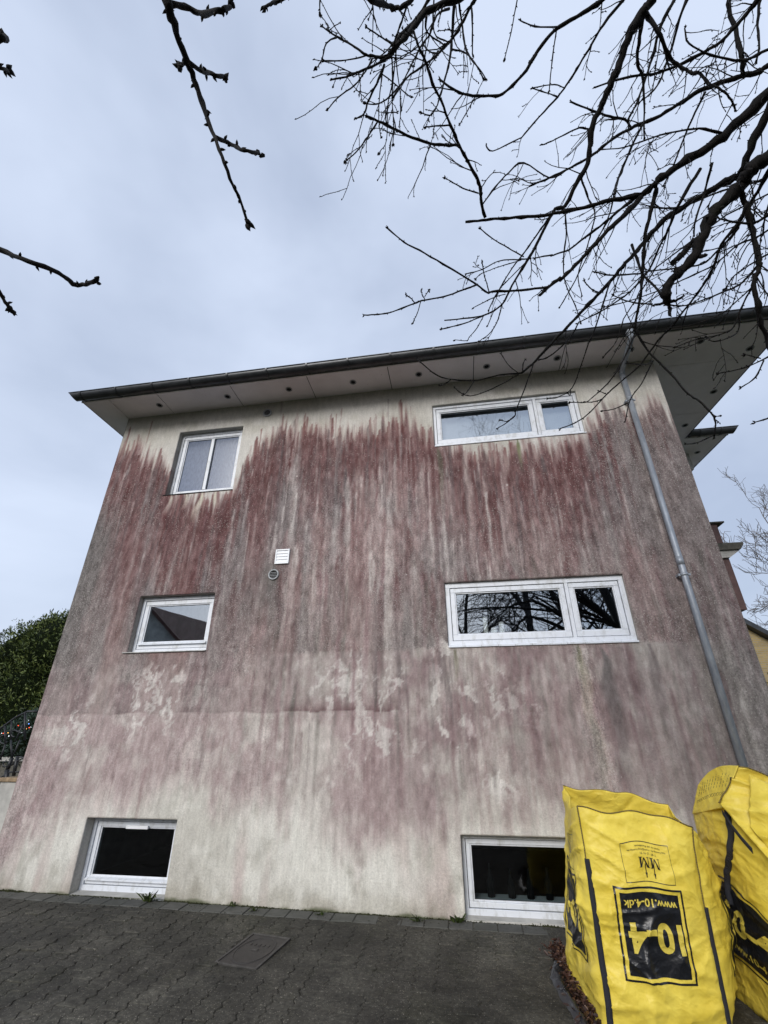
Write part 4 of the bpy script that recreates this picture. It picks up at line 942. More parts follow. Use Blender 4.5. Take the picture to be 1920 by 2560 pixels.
def print_side(bag, root, side, u0, u1, v0, v1, flip, mmbox=True, blank=False):
    """black framed panel with the web address and the big number, lettering upside down when the bag is"""
    fu = lambda a: side + u0 + (u1 - u0) * a; fv = lambda b: v0 + (v1 - v0) * b
    f = lambda off: (lambda a, b: bag.pt(fu(a), fv(b), off))
    fr_ = MB(); lw = 0.028
    for a0, a1, b0, b1 in ((0, 1, 0, 0.022), (0, 1, 0.978, 1), (0, lw, 0.022, 0.978), (1 - lw, 1, 0.022, 0.978), (0.075, 0.925, 0.06, 0.94)):
        v, q = bag.sheet(fu(a0), fu(a1), fv(b0), fv(b1), max(2, int(52 * (a1 - a0))), max(2, int(60 * (b1 - b0))), 0.0042); fr_.add(v, q, True)
    panel_o = fr_.build('printed_panel', M['print'], root)
    if not blank:
        lo = (lambda b0, b1: (1 - b1, 1 - b0)) if not flip else (lambda b0, b1: (b0, b1))
        b0, b1 = lo(0.775, 0.865); t = fit(text_tris('www.10-4.dk', 1, bold=0.022), 0.115, 0.885, b0, b1, flip); put(wrap(t, f(0.0058), 40), 'lettering', M['yprint'], panel_o)
        b0, b1 = lo(0.30, 0.62); t = fit(text_tris('10-4', 1, bold=0.034), 0.13, 0.90, b0, b1, flip); put(wrap(t, f(0.0058), 40), 'lettering', M['yprint'], panel_o)
    if mmbox:
        hb = 0.45
        a0, a1, c0, c1 = 0.20, 0.93, 1.05, 1.05 + hb
        bx = MB(); w = 0.006
        for p0, p1, q0, q1 in ((a0, a1, c0, c0 + w * 1.4), (a0, a1, c1 - w * 1.4, c1), (a0, a0 + w, c0, c1), (a1 - w, a1, c0, c1)):
            v, q = bag.sheet(fu(p0), fu(p1), fv(q0), fv(q1), max(2, int(52 * (p1 - p0))), max(2, int(52 * (q1 - q0))), 0.0036); bx.add(v, q, True)
        bo = bx.build('printed_box', M['print'], root)
        for quads, off in ((([(.08, .06), (.135, .06), (.135, .94), (.08, .94)], [(.74, .06), (.90, .06), (.90, .94), (.74, .94)], [(0, 0), (.22, 0), (.22, .055), (0, .055)], [(.64, 0), (1, 0), (1, .055), (.64, .055)], [(0, .945), (.2, .945), (.2, 1), (0, 1)], [(.76, .945), (1, .945), (1, 1), (.76, 1)]), 0.0044), (([(.09, .97), (.27, .97), (.57, .05), (.46, .05)], [(.47, .05), (.55, .05), (.83, .97), (.755, .97)]), 0.0051)):
            bm = bmesh.new()
            for xo in (0.42, 0.58):
                for qd in quads: bm.faces.new([bm.verts.new((xo + 0.15 * (1 - a), c0 + 0.155 + 0.12 * (1 - b_), 0)) for a, b_ in qd])
            put(wrap(bm, f(off), 26), 'lettering', M['print'], bo)
        for txt, p0, p1, q0, q1, bd in (('T 97 12 91 91', 0.46, 0.70, 0.305, 0.330, 0.0), ('byg-hustag.dk  mail@byg-hustag.dk', 0.28, 0.86, 0.345, 0.370, 0.0), ('Find os på Facebook', 0.40, 0.78, 0.385, 0.412, 0.0)):
            t = fit(text_tris(txt, 1, bold=bd), p0, p1, c0 + q0, c0 + q1, True); put(wrap(t, f(0.0044), 26), 'lettering', M['print'], bo)
        for xx in (0.505, 0.63):
            v, q = bag.sheet(fu(xx - 0.006), fu(xx + 0.006), fv(c0 + 0.045), fv(c0 + 0.20), 2, 12, 0.0044); ar = MB().add(v, q, True)
            ar.add([bag.pt(fu(xx - 0.016), fv(c0 + 0.10), 0.0046), bag.pt(fu(xx), fv(c0 + 0.04), 0.0046), bag.pt(fu(xx + 0.016), fv(c0 + 0.10), 0.0046)], [(0, 1, 2)])
            ar.build('arrow_mark', M['print'], bo)
    return panel_o
def strap(bag, root, pts, w, off=0.010):
    """webbing strip following the bag surface through (u, v) points"""
    n = 50; vs = []
    P = []
    for i in range(n + 1):
        t = i / n * (len(pts) - 1); k = min(int(t), len(pts) - 2); r = t - k
        P.append(bag.pt(pts[k][0] * (1 - r) + pts[k + 1][0] * r, pts[k][1] * (1 - r) + pts[k + 1][1] * r, off))
    for _ in range(2): P = [P[0]] + [(P[i - 1] + P[i] * 2 + P[i + 1]) / 4 for i in range(1, n)] + [P[-1]]
    for i, p in enumerate(P):
        d = (P[min(n, i + 1)] - P[max(0, i - 1)]).normalized(); view = Vector((-0.35, -1, 0)).normalized(); sd_ = d.cross(view).normalized()
        vs += [p - sd_ * w / 2, p + view * 0.003, p + sd_ * w / 2]
    mb = MB().add(vs, [(3 * i + j, 3 * i + j + 1, 3 * i + j + 4, 3 * i + j + 3) for i in range(n) for j in range(2)], True)
    o = mb.build('strap', M['web'], root); solidify(o, 0.004); return o
def seam(pts, root, r=0.0042): return MB().tube(pts, r, 6).build('stitching', M['stitch'], root)
def body(bag, root, nu=64, nv=88):
    vs = []; fs = []; n = 4 * nu
    for j in range(nv + 1):
        for i in range(n): vs.append(bag.pt(4.0 * i / n, j / nv))
    for j in range(nv):
        for i in range(n): i2 = (i + 1) % n; fs.append((j * n + i, j * n + i2, (j + 1) * n + i2, (j + 1) * n + i))
    o = MB().add(vs, fs, True).build('fabric_body', M['bag'], root); solidify(o, 0.003); return o
def fillin(bag, root, v):
    n = 24; ring_ = [bag.pt(4.0 * i / n, v, -0.02) for i in range(n)]; c = sum(ring_, Vector()) / n
    MB().add(ring_ + [c + Vector((0, 0, 0.03))], [(i, (i + 1) % n, n) for i in range(n)]).build('filling', M['grit'], root)
B1 = empty('bulk_bag', (1.03, -1.24, gz(1.03, -1.24))); tag(B1, 'near yellow bulk bag standing open with an upside-down black 10-4 print', 'bulk bag', 'yellow bulk bags in front of the right cellar window')
z0 = gz(1.0, -1.2)
bag1 = Bag([(0.685, -1.63, z0 - 0.01), (1.385, -1.60, z0 - 0.01), (1.50, -0.80, z0), (0.600, -0.78, z0)],
           [(0.728, -1.62, 1.078), (1.445, -1.60, 0.990), (1.545, -0.92, 1.030), (0.788, -0.95, 1.145)], (0.085, 0.16, 0.05, 0.035), 3.0, (0.012, -0.06, 0.015, -0.05), 0.030)
body(bag1, B1); fillin(bag1, B1, 0.72)
print_side(bag1, B1, 0, 0.205, 0.775, 0.250, 0.655, True)
print_side(bag1, B1, 3, 0.20, 0.78, 0.25, 0.655, True)
print_side(bag1, B1, 1, 0.22, 0.78, 0.25, 0.655, True)
strap(bag1, B1, [(0.015, 0.745), (0.02, 0.55), (0.025, 0.35), (0.03, 0.15), (0.02, 0.0)], 0.036)
strap(bag1, B1, [(1.0, 0.60), (0.995, 0.42), (0.99, 0.28), (0.995, 0.12), (1.0, 0.0)], 0.030)
seam([bag1.pt(i / 40 + 0.0, 1.0, 0.002) for i in range(41)], B1); seam([bag1.pt(2 + i / 40, 1.0, 0.002) for i in range(41)], B1)
seam([bag1.pt(0.0, 0.72 + 0.28 * i / 20, 0.004) for i in range(21)], B1); seam([bag1.pt(1.0, 0.58 + 0.42 * i / 24, 0.004) for i in range(25)], B1)
seam([bag1.pt(3.02 + 0.95 * i / 30, 0.006, 0.006) for i in range(31)], B1, 0.005)

B2 = empty('bulk_bag', (2.15, -1.3, gz(2.15, -1.3))); tag(B2, 'far yellow bulk bag at the right edge with its top folded into a peak', 'bulk bag', 'yellow bulk bags in front of the right cellar window')
z0 = gz(2.1, -1.2)
bag2 = Bag([(1.735, -1.72, z0), (2.55, -1.70, z0), (2.58, -0.60, z0), (1.66, -0.58, z0)],
           [(1.800, -1.70, 0.86), (2.42, -1.66, 0.80), (2.50, -0.80, 1.00), (1.775, -0.80, 0.97)], (0.05, 0.03, 0.03, 0.05), 8.0, (0.0, 0.0, 0.0, 0.17), 0.030)
body(bag2, B2)
print_side(bag2, B2, 3, 0.37, 0.93, 0.215, 0.585, False, mmbox=False)
strap(bag2, B2, [(3.65, 1.0), (3.67, 0.90), (3.64, 0.78), (3.56, 0.66), (3.52, 0.58), (3.53, 0.48)], 0.040, 0.016)
# the folded top: a crumpled flap rising to a peak and dropping away to the right
def patch(c00, c10, c11, c01, edge_lift, seed, nu=34, nv=34, amp=0.03, mid=Vector((0, 0, 0))):
    a, b, c, d = map(Vector, (c00, c10, c11, c01)); vs = []
    for j in range(nv + 1):
        for i in range(nu + 1):
            u, v = i / nu, j / nv; p = a * (1 - u) * (1 - v) + b * u * (1 - v) + c * u * v + d * (1 - u) * v
            p = p + mid * (math.sin(math.pi * u) * math.sin(math.pi * v)) + Vector((0, 0, edge_lift)) * math.sin(math.pi * u) * v
            w = wrinkle(p * 1.5, seed, amp); vs.append(p + Vector((-0.6 * w, -0.8 * w, 0.45 * w)))
    return vs, [(j * (nu + 1) + i, j * (nu + 1) + i + 1, (j + 1) * (nu + 1) + i + 1, (j + 1) * (nu + 1) + i) for j in range(nv) for i in range(nu)]
pk = (1.885, -1.50, 1.325)
v, q = patch((1.745, -1.40, 1.06), (1.76, -0.82, 0.95), (1.785, -1.00, 1.165), pk, 0.05, 2.0, amp=0.008)
fl = MB().add(v, q, True).build('side_flap', M['bag'], B2); solidify(fl, 0.003)
vt = v
v, q = patch((1.742, -1.405, 1.075), (1.79, -1.86, 0.76), (2.28, -1.62, 1.06), (1.885, -1.49, 1.328), 0.05, 5.0, amp=0.040, mid=Vector((0.03, 0.05, 0.03)))
f2 = MB().add(v, q, True).build('top_flap', M['bag'], B2); solidify(f2, 0.003)
v2, q2 = patch((1.79, -1.60, 0.99), (1.83, -1.92, 0.72), (2.15, -1.72, 1.00), (1.93, -1.52, 1.27), 0.05, 12.0, amp=0.05, mid=Vector((-0.02, -0.04, 0.0)))
f3 = MB().add(v2, q2, True).build('crumpled_fold', M['bag'], B2); solidify(f3, 0.003)
n35 = 35
seam([Vector(v[i]) + Vector((-0.004, -0.004, 0.004)) for i in range(0, n35 * n35, n35)], B2, 0.0045)
seam([Vector(v[34 * n35 + i]) + Vector((0, -0.003, 0.004)) for i in range(0, 28)], B2, 0.004)
st2 = [Vector((1.742, -1.43, 1.04)), Vector((1.745, -1.50, 0.97)), Vector((1.755, -1.57, 0.91)), Vector((1.765, -1.64, 0.86))]
mb = MB(); vs = []
for p in st2: vs += [p + Vector((-0.022, -0.012, -0.014)), p + Vector((-0.018, -0.010, 0.016))]
mb.add(vs, [(2 * i, 2 * i + 1, 2 * i + 3, 2 * i + 2) for i in range(3)], True); so = mb.build('strap', M['web'], B2); solidify(so, 0.004)
# chain-stitch print and lines of small print on the side flap
nn = 35
def flap_pt(u, w, off=0.003):
    i = min(33.999, u * 34); j = min(33.999, w * 34); a = int(i); b = int(j); p = Vector(vt[b * nn + a]).lerp(Vector(vt[b * nn + a + 1]), i - a).lerp(Vector(vt[(b + 1) * nn + a]).lerp(Vector(vt[(b + 1) * nn + a + 1]), i - a), j - b)
    return p + Vector((-0.8, -0.6, 0.1)).normalized() * off
lines = MB()
for k in range(11):
    u = 0.12 + 0.075 * k
    w_ = 0.52
    while w_ < 0.80:
        e_ = w_ + random.uniform(0.03, 0.08); lines.tube([flap_pt(u, w_), flap_pt(u, e_)], 0.0019, 4); w_ = e_ + 0.022
lines.build('small_print', M['print'], B2)
ch = MB()
for k in range(12):
    c = 0.04 + 0.075 * k; loop = [flap_pt(c + 0.034 * math.cos(a), 0.36 + 0.035 * math.sin(a)) for a in [2 * math.pi * i / 10 for i in range(11)]]; ch.tube(loop, 0.0016, 4, cap=False)
ch.build('chain_print', M['print'], B2)
# ================================================================== bare cherry tree reaching over the camera from the right
Z = dict(a=(760, 0, .34960), b=(1300, 0, .37372), c=(880, 400, .32550), d=(1380, 400, .32550), e=(1020, 700, .32550), f=(1400, 780, .31344), g=(0, 0, .45811), r=(1600, 950, .339))
def seg(tagc, *pts): ox, oy, s = Z[tagc]; return [(ox + x * s, oy + y * s) for x, y in pts]
# (pixel path, diameter in pixels at start and end, distance at start and end; None = grows out of an earlier branch)
BR = []
def br(path, d0, d1, t0, t1, root=None): BR.append((path, d0, d1, t0, t1, root))
trunk_base = Vector((4.30, -5.05, 0.0)); fork = Vector((4.05, -5.0, 2.35)); top_fork = Vector((3.7, -5.35, 3.6))
br(seg('b', (1900, 430), (1659, 640), (1450, 830), (1270, 980), (1080, 1090), (970, 1170), (900, 1231)) + seg('d', (780, 200), (690, 275)), 34, 15, 3.3, 3.05, 'fork')                      # 0
br(seg('d', (690, 275), (480, 305), (300, 350), (100, 395)) + seg('c', (1659, 388), (1500, 420), (1300, 440), (1130, 450), (1000, 465), (870, 474)), 13, 7.5, None, 2.75)
br(seg('d', (700, 265), (560, 420), (430, 540), (300, 680), (180, 810), (60, 920)) + seg('c', (1600, 905), (1500, 985), (1440, 1040)), 14, 9, None, 2.6)
br(seg('c', (1520, 975), (1300, 1000), (1080, 1010), (1040, 1020), (950, 950), (700, 800), (520, 695), (400, 630), (280, 530)), 7.5, 4, None, 2.4)
br(seg('c', (965, 958), (850, 1000), (700, 1050), (560, 1075), (470, 1105), (300, 1170), (200, 1185), (95, 1192)), 6.5, 4, None, 2.3)
br(seg('c', (1022, 445), (990, 300), (985, 220), (950, 120), (880, 0)) + seg('a', (1170, 1150), (1110, 1040), (1050, 900), (980, 720), (920, 600), (870, 440), (820, 330), (790, 240)), 9, 5, None, 2.5)
br(seg('a', (1110, 1040), (970, 1035), (850, 1010), (700, 950), (560, 880), (450, 832)), 7, 6, None, 2.45)
br(seg('c', (970, 255), (850, 215), (760, 165), (715, 140)), 4, 3, None, 2.5)
br(seg('c', (1005, 335), (1100, 210), (1200, 100), (1320, 20)) + seg('b', (200, 1190), (340, 1120)), 4, 4, None, 3.1)
br(seg('c', (1055, 1015), (1020, 900), (1000, 790)), 4, 3, None, 2.4)
br(seg('c', (530, 1080), (500, 1180), (465, 1255)), 3.5, 3, None, 2.3); br(seg('c', (480, 1095), (450, 1060), (415, 1040)), 3.5, 3, None, 2.3); br(seg('c', (560, 1072), (540, 1035), (530, 1000)), 3.5, 3, None, 2.3); br(seg('c', (558, 1050), (590, 1000)), 3, 3, None, 2.3)
# second thick mossy limb with the broken knob
br(seg('b', (1900, 830), (1659, 1040), (1560, 1130), (1500, 1200)) + seg('d', (1440, 200), (1310, 330), (1210, 470), (1140, 620), (1080, 760), (980, 860), (900, 940), (870, 1020), (885, 1100)), 36, 22, 3.0, 2.7, 'fork')
br(seg('d', (1105, 600), (1040, 680), (985, 735), (925, 790)), 17, 15, None, 2.7); br(seg('d', (1040, 790), (1110, 750), (1180, 735)), 10, 8, None, 2.7)
br(seg('d', (880, 1085), (830, 1105), (780, 1115)), 10, 6, None, 2.65); br(seg('d', (885, 1090), (950, 1080), (1010, 1045)), 10, 5, None, 2.65); br(seg('d', (890, 1095), (905, 1140), (905, 1185)), 10, 9, None, 2.65)
# third limb crossing down to the upper window
br(seg('b', (1800, 560), (1659, 750), (1560, 950), (1480, 1150)) + seg('d', (1440, 120), (1330, 170), (1150, 270), (980, 380), (840, 480), (750, 580), (660, 690), (540, 820), (450, 930), (370, 1020), (270, 1120), (170, 1230), (60, 1340)) + seg('e', (1100, 490), (980, 620), (870, 715)), 22, 7, 3.4, 2.9, 'fork')
br(seg('e', (870, 715), (700, 730), (530, 770), (350, 765), (230, 735), (130, 660), (70, 605)), 5.5, 4, None, 2.75); br(seg('e', (850, 725), (680, 820), (560, 870), (480, 890), (410, 870), (360, 830)), 4.5, 3, None, 2.8)
br(seg('e', (965, 645), (890, 850), (830, 1000), (820, 1045), (760, 1085), (710, 1075)), 4.5, 3, None, 2.8); br(seg('e', (822, 1040), (760, 1095), (690, 1137)), 3.5, 3, None, 2.75)
br(seg('e', (840, 710), (770, 650), (715, 565)), 3, 2.5, None, 2.9); br(seg('e', (880, 700), (885, 640), (900, 612)), 3, 3, None, 2.9); br(seg('e', (330, 765), (290, 795), (245, 812)), 3, 3, None, 2.7); br(seg('e', (505, 780), (460, 850), (425, 885)), 2.6, 2.2, None, 2.7)
br(seg('e', (1000, 615), (1080, 590), (1180, 510), (1260, 420), (1310, 330)), 4.5, 3.5, None, 2.9)
br(seg('d', (445, 935), (400, 1080), (350, 1240), (290, 1400)) + seg('e', (1400, 450), (1330, 650), (1260, 830), (1150, 900), (1070, 910)), 5, 3, None, 2.7); br(seg('e', (1250, 840), (1245, 885), (1225, 870)), 2.6, 2.4, None, 2.7)
# limb from the top edge
br(seg('b', (960, -160), (880, 0), (800, 110), (720, 270), (650, 470), (600, 580), (540, 720), (480, 850), (470, 960), (450, 1090), (400, 1190)) + seg('d', (220, 120), (100, 350)) + seg('c', (1560, 380), (1480, 520), (1400, 680), (1330, 800), (1230, 960), (1150, 1110), (1020, 1190), (900, 1212), (710, 1232)), 23, 4, 3.5, 2.7, 'top')
br(seg('c', (1150, 1105), (1130, 1200), (1100, 1270), (1060, 1330), (980, 1390)), 4, 3, None, 2.75); br(seg('c', (1020, 1190), (930, 1230), (850, 1260), (690, 1298)), 4.5, 3.5, None, 2.7); br(seg('c', (1010, 1200), (960, 1290), (900, 1360), (880, 1388), (790, 1380)), 3, 2.5, None, 2.7)
br(seg('c', (1100, 1130), (1040, 1275)), 3, 3, None, 2.7); br(seg('c', (1180, 1030), (1080, 1060), (930, 1135)), 3, 3, None, 2.7)
br(seg('c', (1520, 430), (1430, 560), (1330, 700), (1230, 830), (1150, 960), (1110, 1040)), 5, 3, None, 2.9); br(seg('c', (1320, 745), (1200, 675), (1080, 605), (985, 525)), 4, 3, None, 2.8)
br(seg('c', (1380, 755), (1270, 765), (1130, 775), (1000, 840), (880, 875)), 4, 3, None, 2.7); br(seg('c', (1300, 770), (1130, 820), (1000, 870), (950, 910)), 3.2, 2.6, None, 2.7); br(seg('d', (130, 690), (0, 735)) + seg('c', (1530, 730), (1400, 755)), 5, 4, None, 2.8)
br(seg('c', (1340, 780), (1240, 880), (1120, 1010), (1050, 1150)), 3, 2.4, None, 2.8)
# meandering branch and others out of the top right
br(seg('b', (840, 90), (920, 200), (990, 370), (1070, 440), (1150, 490), (1200, 492), (1260, 560), (1330, 590), (1400, 650), (1440, 730)), 10, 4, None, 3.2)
br(seg('b', (835, 30), (800, 240), (785, 430), (820, 500), (830, 700), (830, 920)), 10, 3, None, 3.2)
br(seg('b', (1700, -120), (1590, 0), (1480, 130), (1350, 270), (1230, 350), (1050, 440), (900, 495), (820, 502), (660, 530), (500, 585)), 9, 4, 3.6, 3.3, 'top')
br(seg('b', (780, -130), (690, 0), (560, 160), (460, 330), (380, 460), (310, 570), (250, 650), (130, 780), (10, 920)) + seg('a', (1540, 990), (1350, 1080), (1300, 1040)), 7, 3, 3.7, 3.4, 'top')
br(seg('b', (680, -90), (550, 0), (420, 90), (260, 180), (150, 300), (60, 430)) + seg('a', (1659, 390), (1560, 540), (1420, 670), (1320, 685), (1170, 680), (1060, 635), (970, 570)), 10, 5, 3.2, 2.9, 'top')
br(seg('b', (1850, 330), (1660, 440), (1600, 480), (1480, 510), (1330, 560), (1200, 610), (1090, 680), (940, 770), (830, 820), (740, 860), (620, 930), (480, 1040), (340, 1120), (200, 1190), (60, 1245)), 13, 5, 3.7, 3.3, 'fork')
br(seg('b', (740, 850), (700, 800), (600, 780), (480, 740), (340, 680)), 5.5, 4, None, 3.2); br(seg('b', (470, 870), (400, 855), (300, 900), (220, 940), (150, 970)), 4.5, 3, None, 3.2)
br(seg('b', (255, 650), (190, 625), (85, 590)), 3, 2.6, None, 3.3); br(seg('b', (300, 590), (230, 565), (85, 588)), 2.6, 2.2, None, 3.3); br(seg('b', (260, 178), (100, 178), (0, 135)), 4, 2.6, None, 2.8); br(seg('b', (245, 200), (215, 400), (195, 610)), 3, 2.3, None, 2.9)
br(seg('b', (1440, -80), (1390, 20), (1440, 200), (1480, 380), (1495, 500)), 9, 8, 3.9, 3.6, 'top'); br(seg('b', (1060, -60), (1000, 60), (930, 200), (900, 340), (840, 520), (780, 690), (720, 800)), 8, 4, 3.8, 3.4, 'top')
br(seg('b', (1140, -50), (1080, 80), (1020, 300), (960, 480), (900, 600), (780, 700)), 7, 3, 4.0, 3.7, 'top'); br(seg('b', (820, 830), (740, 1000), (650, 1210)) + seg('d', (480, 250), (430, 450), (340, 620), (240, 800), (160, 960), (60, 1130)), 6, 3, None, 3.1)
br(seg('b', (1350, 890), (1200, 860), (1050, 880), (900, 915), (700, 985), (540, 1000)), 5, 2.6, None, 3.0); br(seg('b', (1620, 350), (1480, 405), (1280, 370), (1130, 290), (1100, 190)), 6, 3, 3.5, 3.5, 'fork')
br(seg('b', (1240, 610), (1150, 800), (1080, 970), (1020, 1120), (960, 1240)), 5, 3, None, 3.4); br(seg('b', (1600, 20), (1590, 180), (1600, 300), (1580, 420)), 6, 4, 4.0, 3.7, 'top')
# top-left spray
br(seg('a', (1280, -90), (1060, 0), (900, 70), (800, 170), (740, 250), (660, 330), (590, 410)), 19, 12, 2.7, 2.5, 'top')
br(seg('a', (590, 415), (490, 400), (430, 385), (340, 320), (230, 260), (130, 190)), 7, 3.2, None, 2.4); br(seg('a', (585, 430), (450, 490), (330, 540), (200, 570)), 7, 4, None, 2.4); br(seg('a', (575, 460), (520, 600), (460, 720), (430, 810), (372, 850)), 6.5, 4, None, 2.4)
br(seg('a', (490, 420), (440, 510), (360, 610), (250, 690), (170, 780)), 4, 2.8, None, 2.35); br(seg('a', (230, 265), (160, 310), (130, 420), (92, 485)), 4, 2.8, None, 2.35); br(seg('a', (440, 400), (300, 430), (140, 435)), 3.5, 2.6, None, 2.35); br(seg('a', (640, 320), (560, 270), (445, 195)), 4, 3, None, 2.4)
br(seg('a', (960, -120), (890, 0), (800, 140), (700, 240), (640, 330)), 8, 6, 2.8, 2.5, 'top'); br(seg('a', (1290, -110), (1220, 0), (1180, 70), (1100, 220), (1020, 320), (930, 410), (840, 480), (740, 550), (660, 640), (590, 710), (520, 745), (440, 740)), 8, 3, 2.9, 2.5, 'top')
br(seg('a', (1080, -90), (1075, 0), (1060, 250), (1045, 400), (1010, 560), (970, 700), (940, 780), (900, 825), (840, 805)), 8, 3, 3.0, 2.6, 'top'); br(seg('a', (400, -50), (480, 0), (600, 40), (660, 60), (720, 40), (790, -30)), 10, 10, 2.3, 2.5, 'top')
br(seg('a', (740, 20), (700, 150), (660, 260), (640, 320)), 5, 4, None, 2.5); br(seg('a', (560, 520), (540, 700), (535, 860), (550, 980)), 3.6, 2.4, None, 2.4); br(seg('a', (630, 420), (630, 600), (600, 740), (590, 1000), (540, 1088)), 3.6, 2.4, None, 2.4); br(seg('a', (660, 360), (640, 560), (630, 700), (642, 900), (635, 1030)), 3.6, 2.4, None, 2.4)
br(seg('a', (525, 875), (440, 1000), (370, 1090), (290, 1160)), 4, 2.8, None, 2.4); br(seg('a', (1100, -40), (1130, 180), (1150, 330), (1200, 430), (1260, 500), (1300, 565)), 5, 3, 3.0, 2.8, 'top'); br(seg('a', (1200, 60), (1205, 250), (1205, 390)), 4.5, 3, None, 2.8); br(seg('a', (930, -30), (930, 230), (1030, 300)), 4, 3, 2.8, 2.7, 'top')
br(seg('a', (1530, -30), (1480, 230), (1435, 420)), 3, 2.6, 2.9, 2.8, 'top'); br(seg('a', (880, 110), (870, 200), (900, 250), (1000, 320)), 5, 3, None, 2.6); br(seg('a', (1040, 60), (950, 110), (900, 240), (830, 340), (780, 440), (720, 560), (640, 690)), 5, 3, None, 2.5); br(seg('a', (850, 320), (900, 370), (960, 380)), 4, 3, None, 2.5)
br(seg('a', (1060, 355), (1160, 380), (1240, 480), (1280, 560)), 4, 3, None, 2.7); br(seg('a', (1045, 895), (960, 900), (870, 908)), 4, 3.4, None, 2.5); br(seg('a', (1225, 690), (1170, 790), (1115, 888)), 3, 2.5, None, 2.8); br(seg('a', (560, 530), (650, 600), (760, 695)), 3, 2.6, None, 2.4); br(seg('a', (115, -30), (112, 95)), 3.5, 3, 2.4, 2.4, 'top')
# right hand side in front of the eaves
br(seg('d', (1520, 60), (1460, 240), (1510, 400), (1550, 600), (1590, 770), (1590, 830), (1550, 960), (1580, 1100), (1600, 1240), (1659, 1390)) + [(1935, 905)], 15, 11, None, 2.7)
br(seg('d', (800, 225), (770, 350), (720, 560), (700, 780), (690, 900), (680, 1040), (650, 1200), (640, 1300)) + seg('f', (600, 150), (720, 330), (880, 490), (1020, 650), (1110, 710), (1200, 800), (1240, 880), (1230, 1000)), 10, 4, None, 2.5)
br(seg('f', (745, 385), (650, 570), (560, 700), (520, 875)), 4, 3, None, 2.5); br(seg('f', (735, 390), (680, 420), (540, 410)), 3.4, 3, None, 2.5); br(seg('f', (1232, 980), (1100, 1040), (1010, 1055)), 3.6, 3, None, 2.45); br(seg('f', (548, 722), (440, 770), (340, 790)), 3.4, 2.8, None, 2.5); br(seg('f', (1205, 805), (1240, 830), (1275, 830)), 3, 2.6, None, 2.5); br(seg('f', (1228, 850), (1265, 880)), 3, 2.6, None, 2.5)
br(seg('d', (615, 650), (690, 860), (790, 970), (855, 1065)), 7, 6, None, 2.7); br(seg('d', (1140, 70), (1000, 290), (930, 440), (880, 560), (830, 660), (740, 850), (600, 1010), (400, 1150), (200, 1250)), 8, 3.2, None, 2.8)
br(seg('d', (1500, 330), (1420, 500), (1300, 650), (1240, 820), (1150, 980), (1020, 1150), (900, 1300)) + seg('f', (780, 230), (640, 420), (480, 560), (360, 670), (240, 800), (130, 880), (0, 930)), 8, 3.2, None, 2.6)
br(seg('f', (590, 190), (480, 430), (380, 570), (260, 680), (200, 720), (80, 720)), 5, 3, None, 2.55); br(seg('f', (370, 655), (310, 630)), 2.8, 2.6, None, 2.55); br(seg('f', (345, 690), (280, 715), (200, 720)), 3, 2.6, None, 2.55)
br(seg('e', (1655, 300), (1600, 470), (1500, 592)), 3.6, 2.8, 2.8, 2.7, 'fork'); br(seg('f', (1740, 300), (1620, 380), (1450, 450), (1260, 490)), 4, 3, 2.5, 2.5, 'fork'); br(seg('f', (1625, 385), (1560, 520), (1450, 600)), 3.4, 3, None, 2.5); br(seg('f', (1720, 820), (1650, 850), (1550, 882)), 4.5, 3.4, 2.4, 2.4, 'fork'); br(seg('f', (1600, 370), (1540, 355), (1480, 340)), 3, 2.6, None, 2.5)
br(seg('d', (1590, 800), (1500, 900), (1430, 965), (1300, 1020), (1150, 1080), (1010, 1120), (870, 1110)), 6, 3.2, None, 2.7); br(seg('d', (1545, 960), (1480, 1080), (1430, 1200), (1380, 1300)) + seg('f', (1240, 190), (1080, 220), (920, 280)), 5, 3, None, 2.6); br(seg('d', (1545, 970), (1400, 1100), (1300, 1180), (1100, 1260), (900, 1290)), 4, 2.6, None, 2.6); br(seg('f', (1430, 0), (1420, 150), (1330, 210), (1230, 235), (1170, 205)), 4, 2.8, None, 2.6)
br(seg('d', (1659, 420), (1560, 480), (1430, 480), (1280, 450)), 7, 4, 2.9, 2.8, 'fork'); br(seg('d', (1720, 500), (1560, 600), (1430, 650), (1250, 800), (1050, 900), (850, 990), (600, 1080), (400, 1130)), 5, 2.8, 3.1, 2.8, 'fork')
br(seg('d', (1700, 80), (1600, 160), (1450, 190), (1250, 260), (1050, 340), (900, 370), (780, 365)), 6, 3.4, 3.3, 3.0, 'fork'); br(seg('d', (1700, 700), (1560, 780), (1400, 890), (1330, 990)), 5, 3, 2.9, 2.8, 'fork')
br(seg('d', (1700, 260), (1640, 420), (1620, 560), (1600, 610)), 6, 3, 3.1, 3.0, 'fork'); br(seg('d', (1230, 20), (1170, 250), (1100, 470), (1090, 580)), 6, 4, None, 3.0); br(seg('d', (1700, 20), (1580, 240), (1470, 420), (1400, 560), (1270, 700), (1150, 800), (960, 830), (700, 860)), 9, 3, 3.0, 2.8, 'fork')
br(seg('d', (560, 20), (500, 170), (480, 260)), 6, 6, None, 3.0); br(seg('d', (220, 130), (280, 300), (330, 410), (300, 560), (260, 700), (200, 880), (230, 1040)), 5, 2.4, None, 3.0); br(seg('d', (100, 400), (110, 560), (90, 750), (100, 940), (180, 1120), (220, 1250)), 4.5, 2.4, None, 2.8)
br(seg('d', (640, 290), (500, 400), (420, 470), (300, 560), (130, 690)), 7, 5, None, 2.9); br(seg('d', (690, 870), (560, 880), (440, 885), (330, 860)), 5, 4, None, 2.7); br(seg('d', (360, 1020), (300, 990), (245, 930)), 4, 3, None, 2.8); br(seg('d', (770, 1110), (600, 1090), (470, 1040)), 4.5, 3.4, None, 2.65)
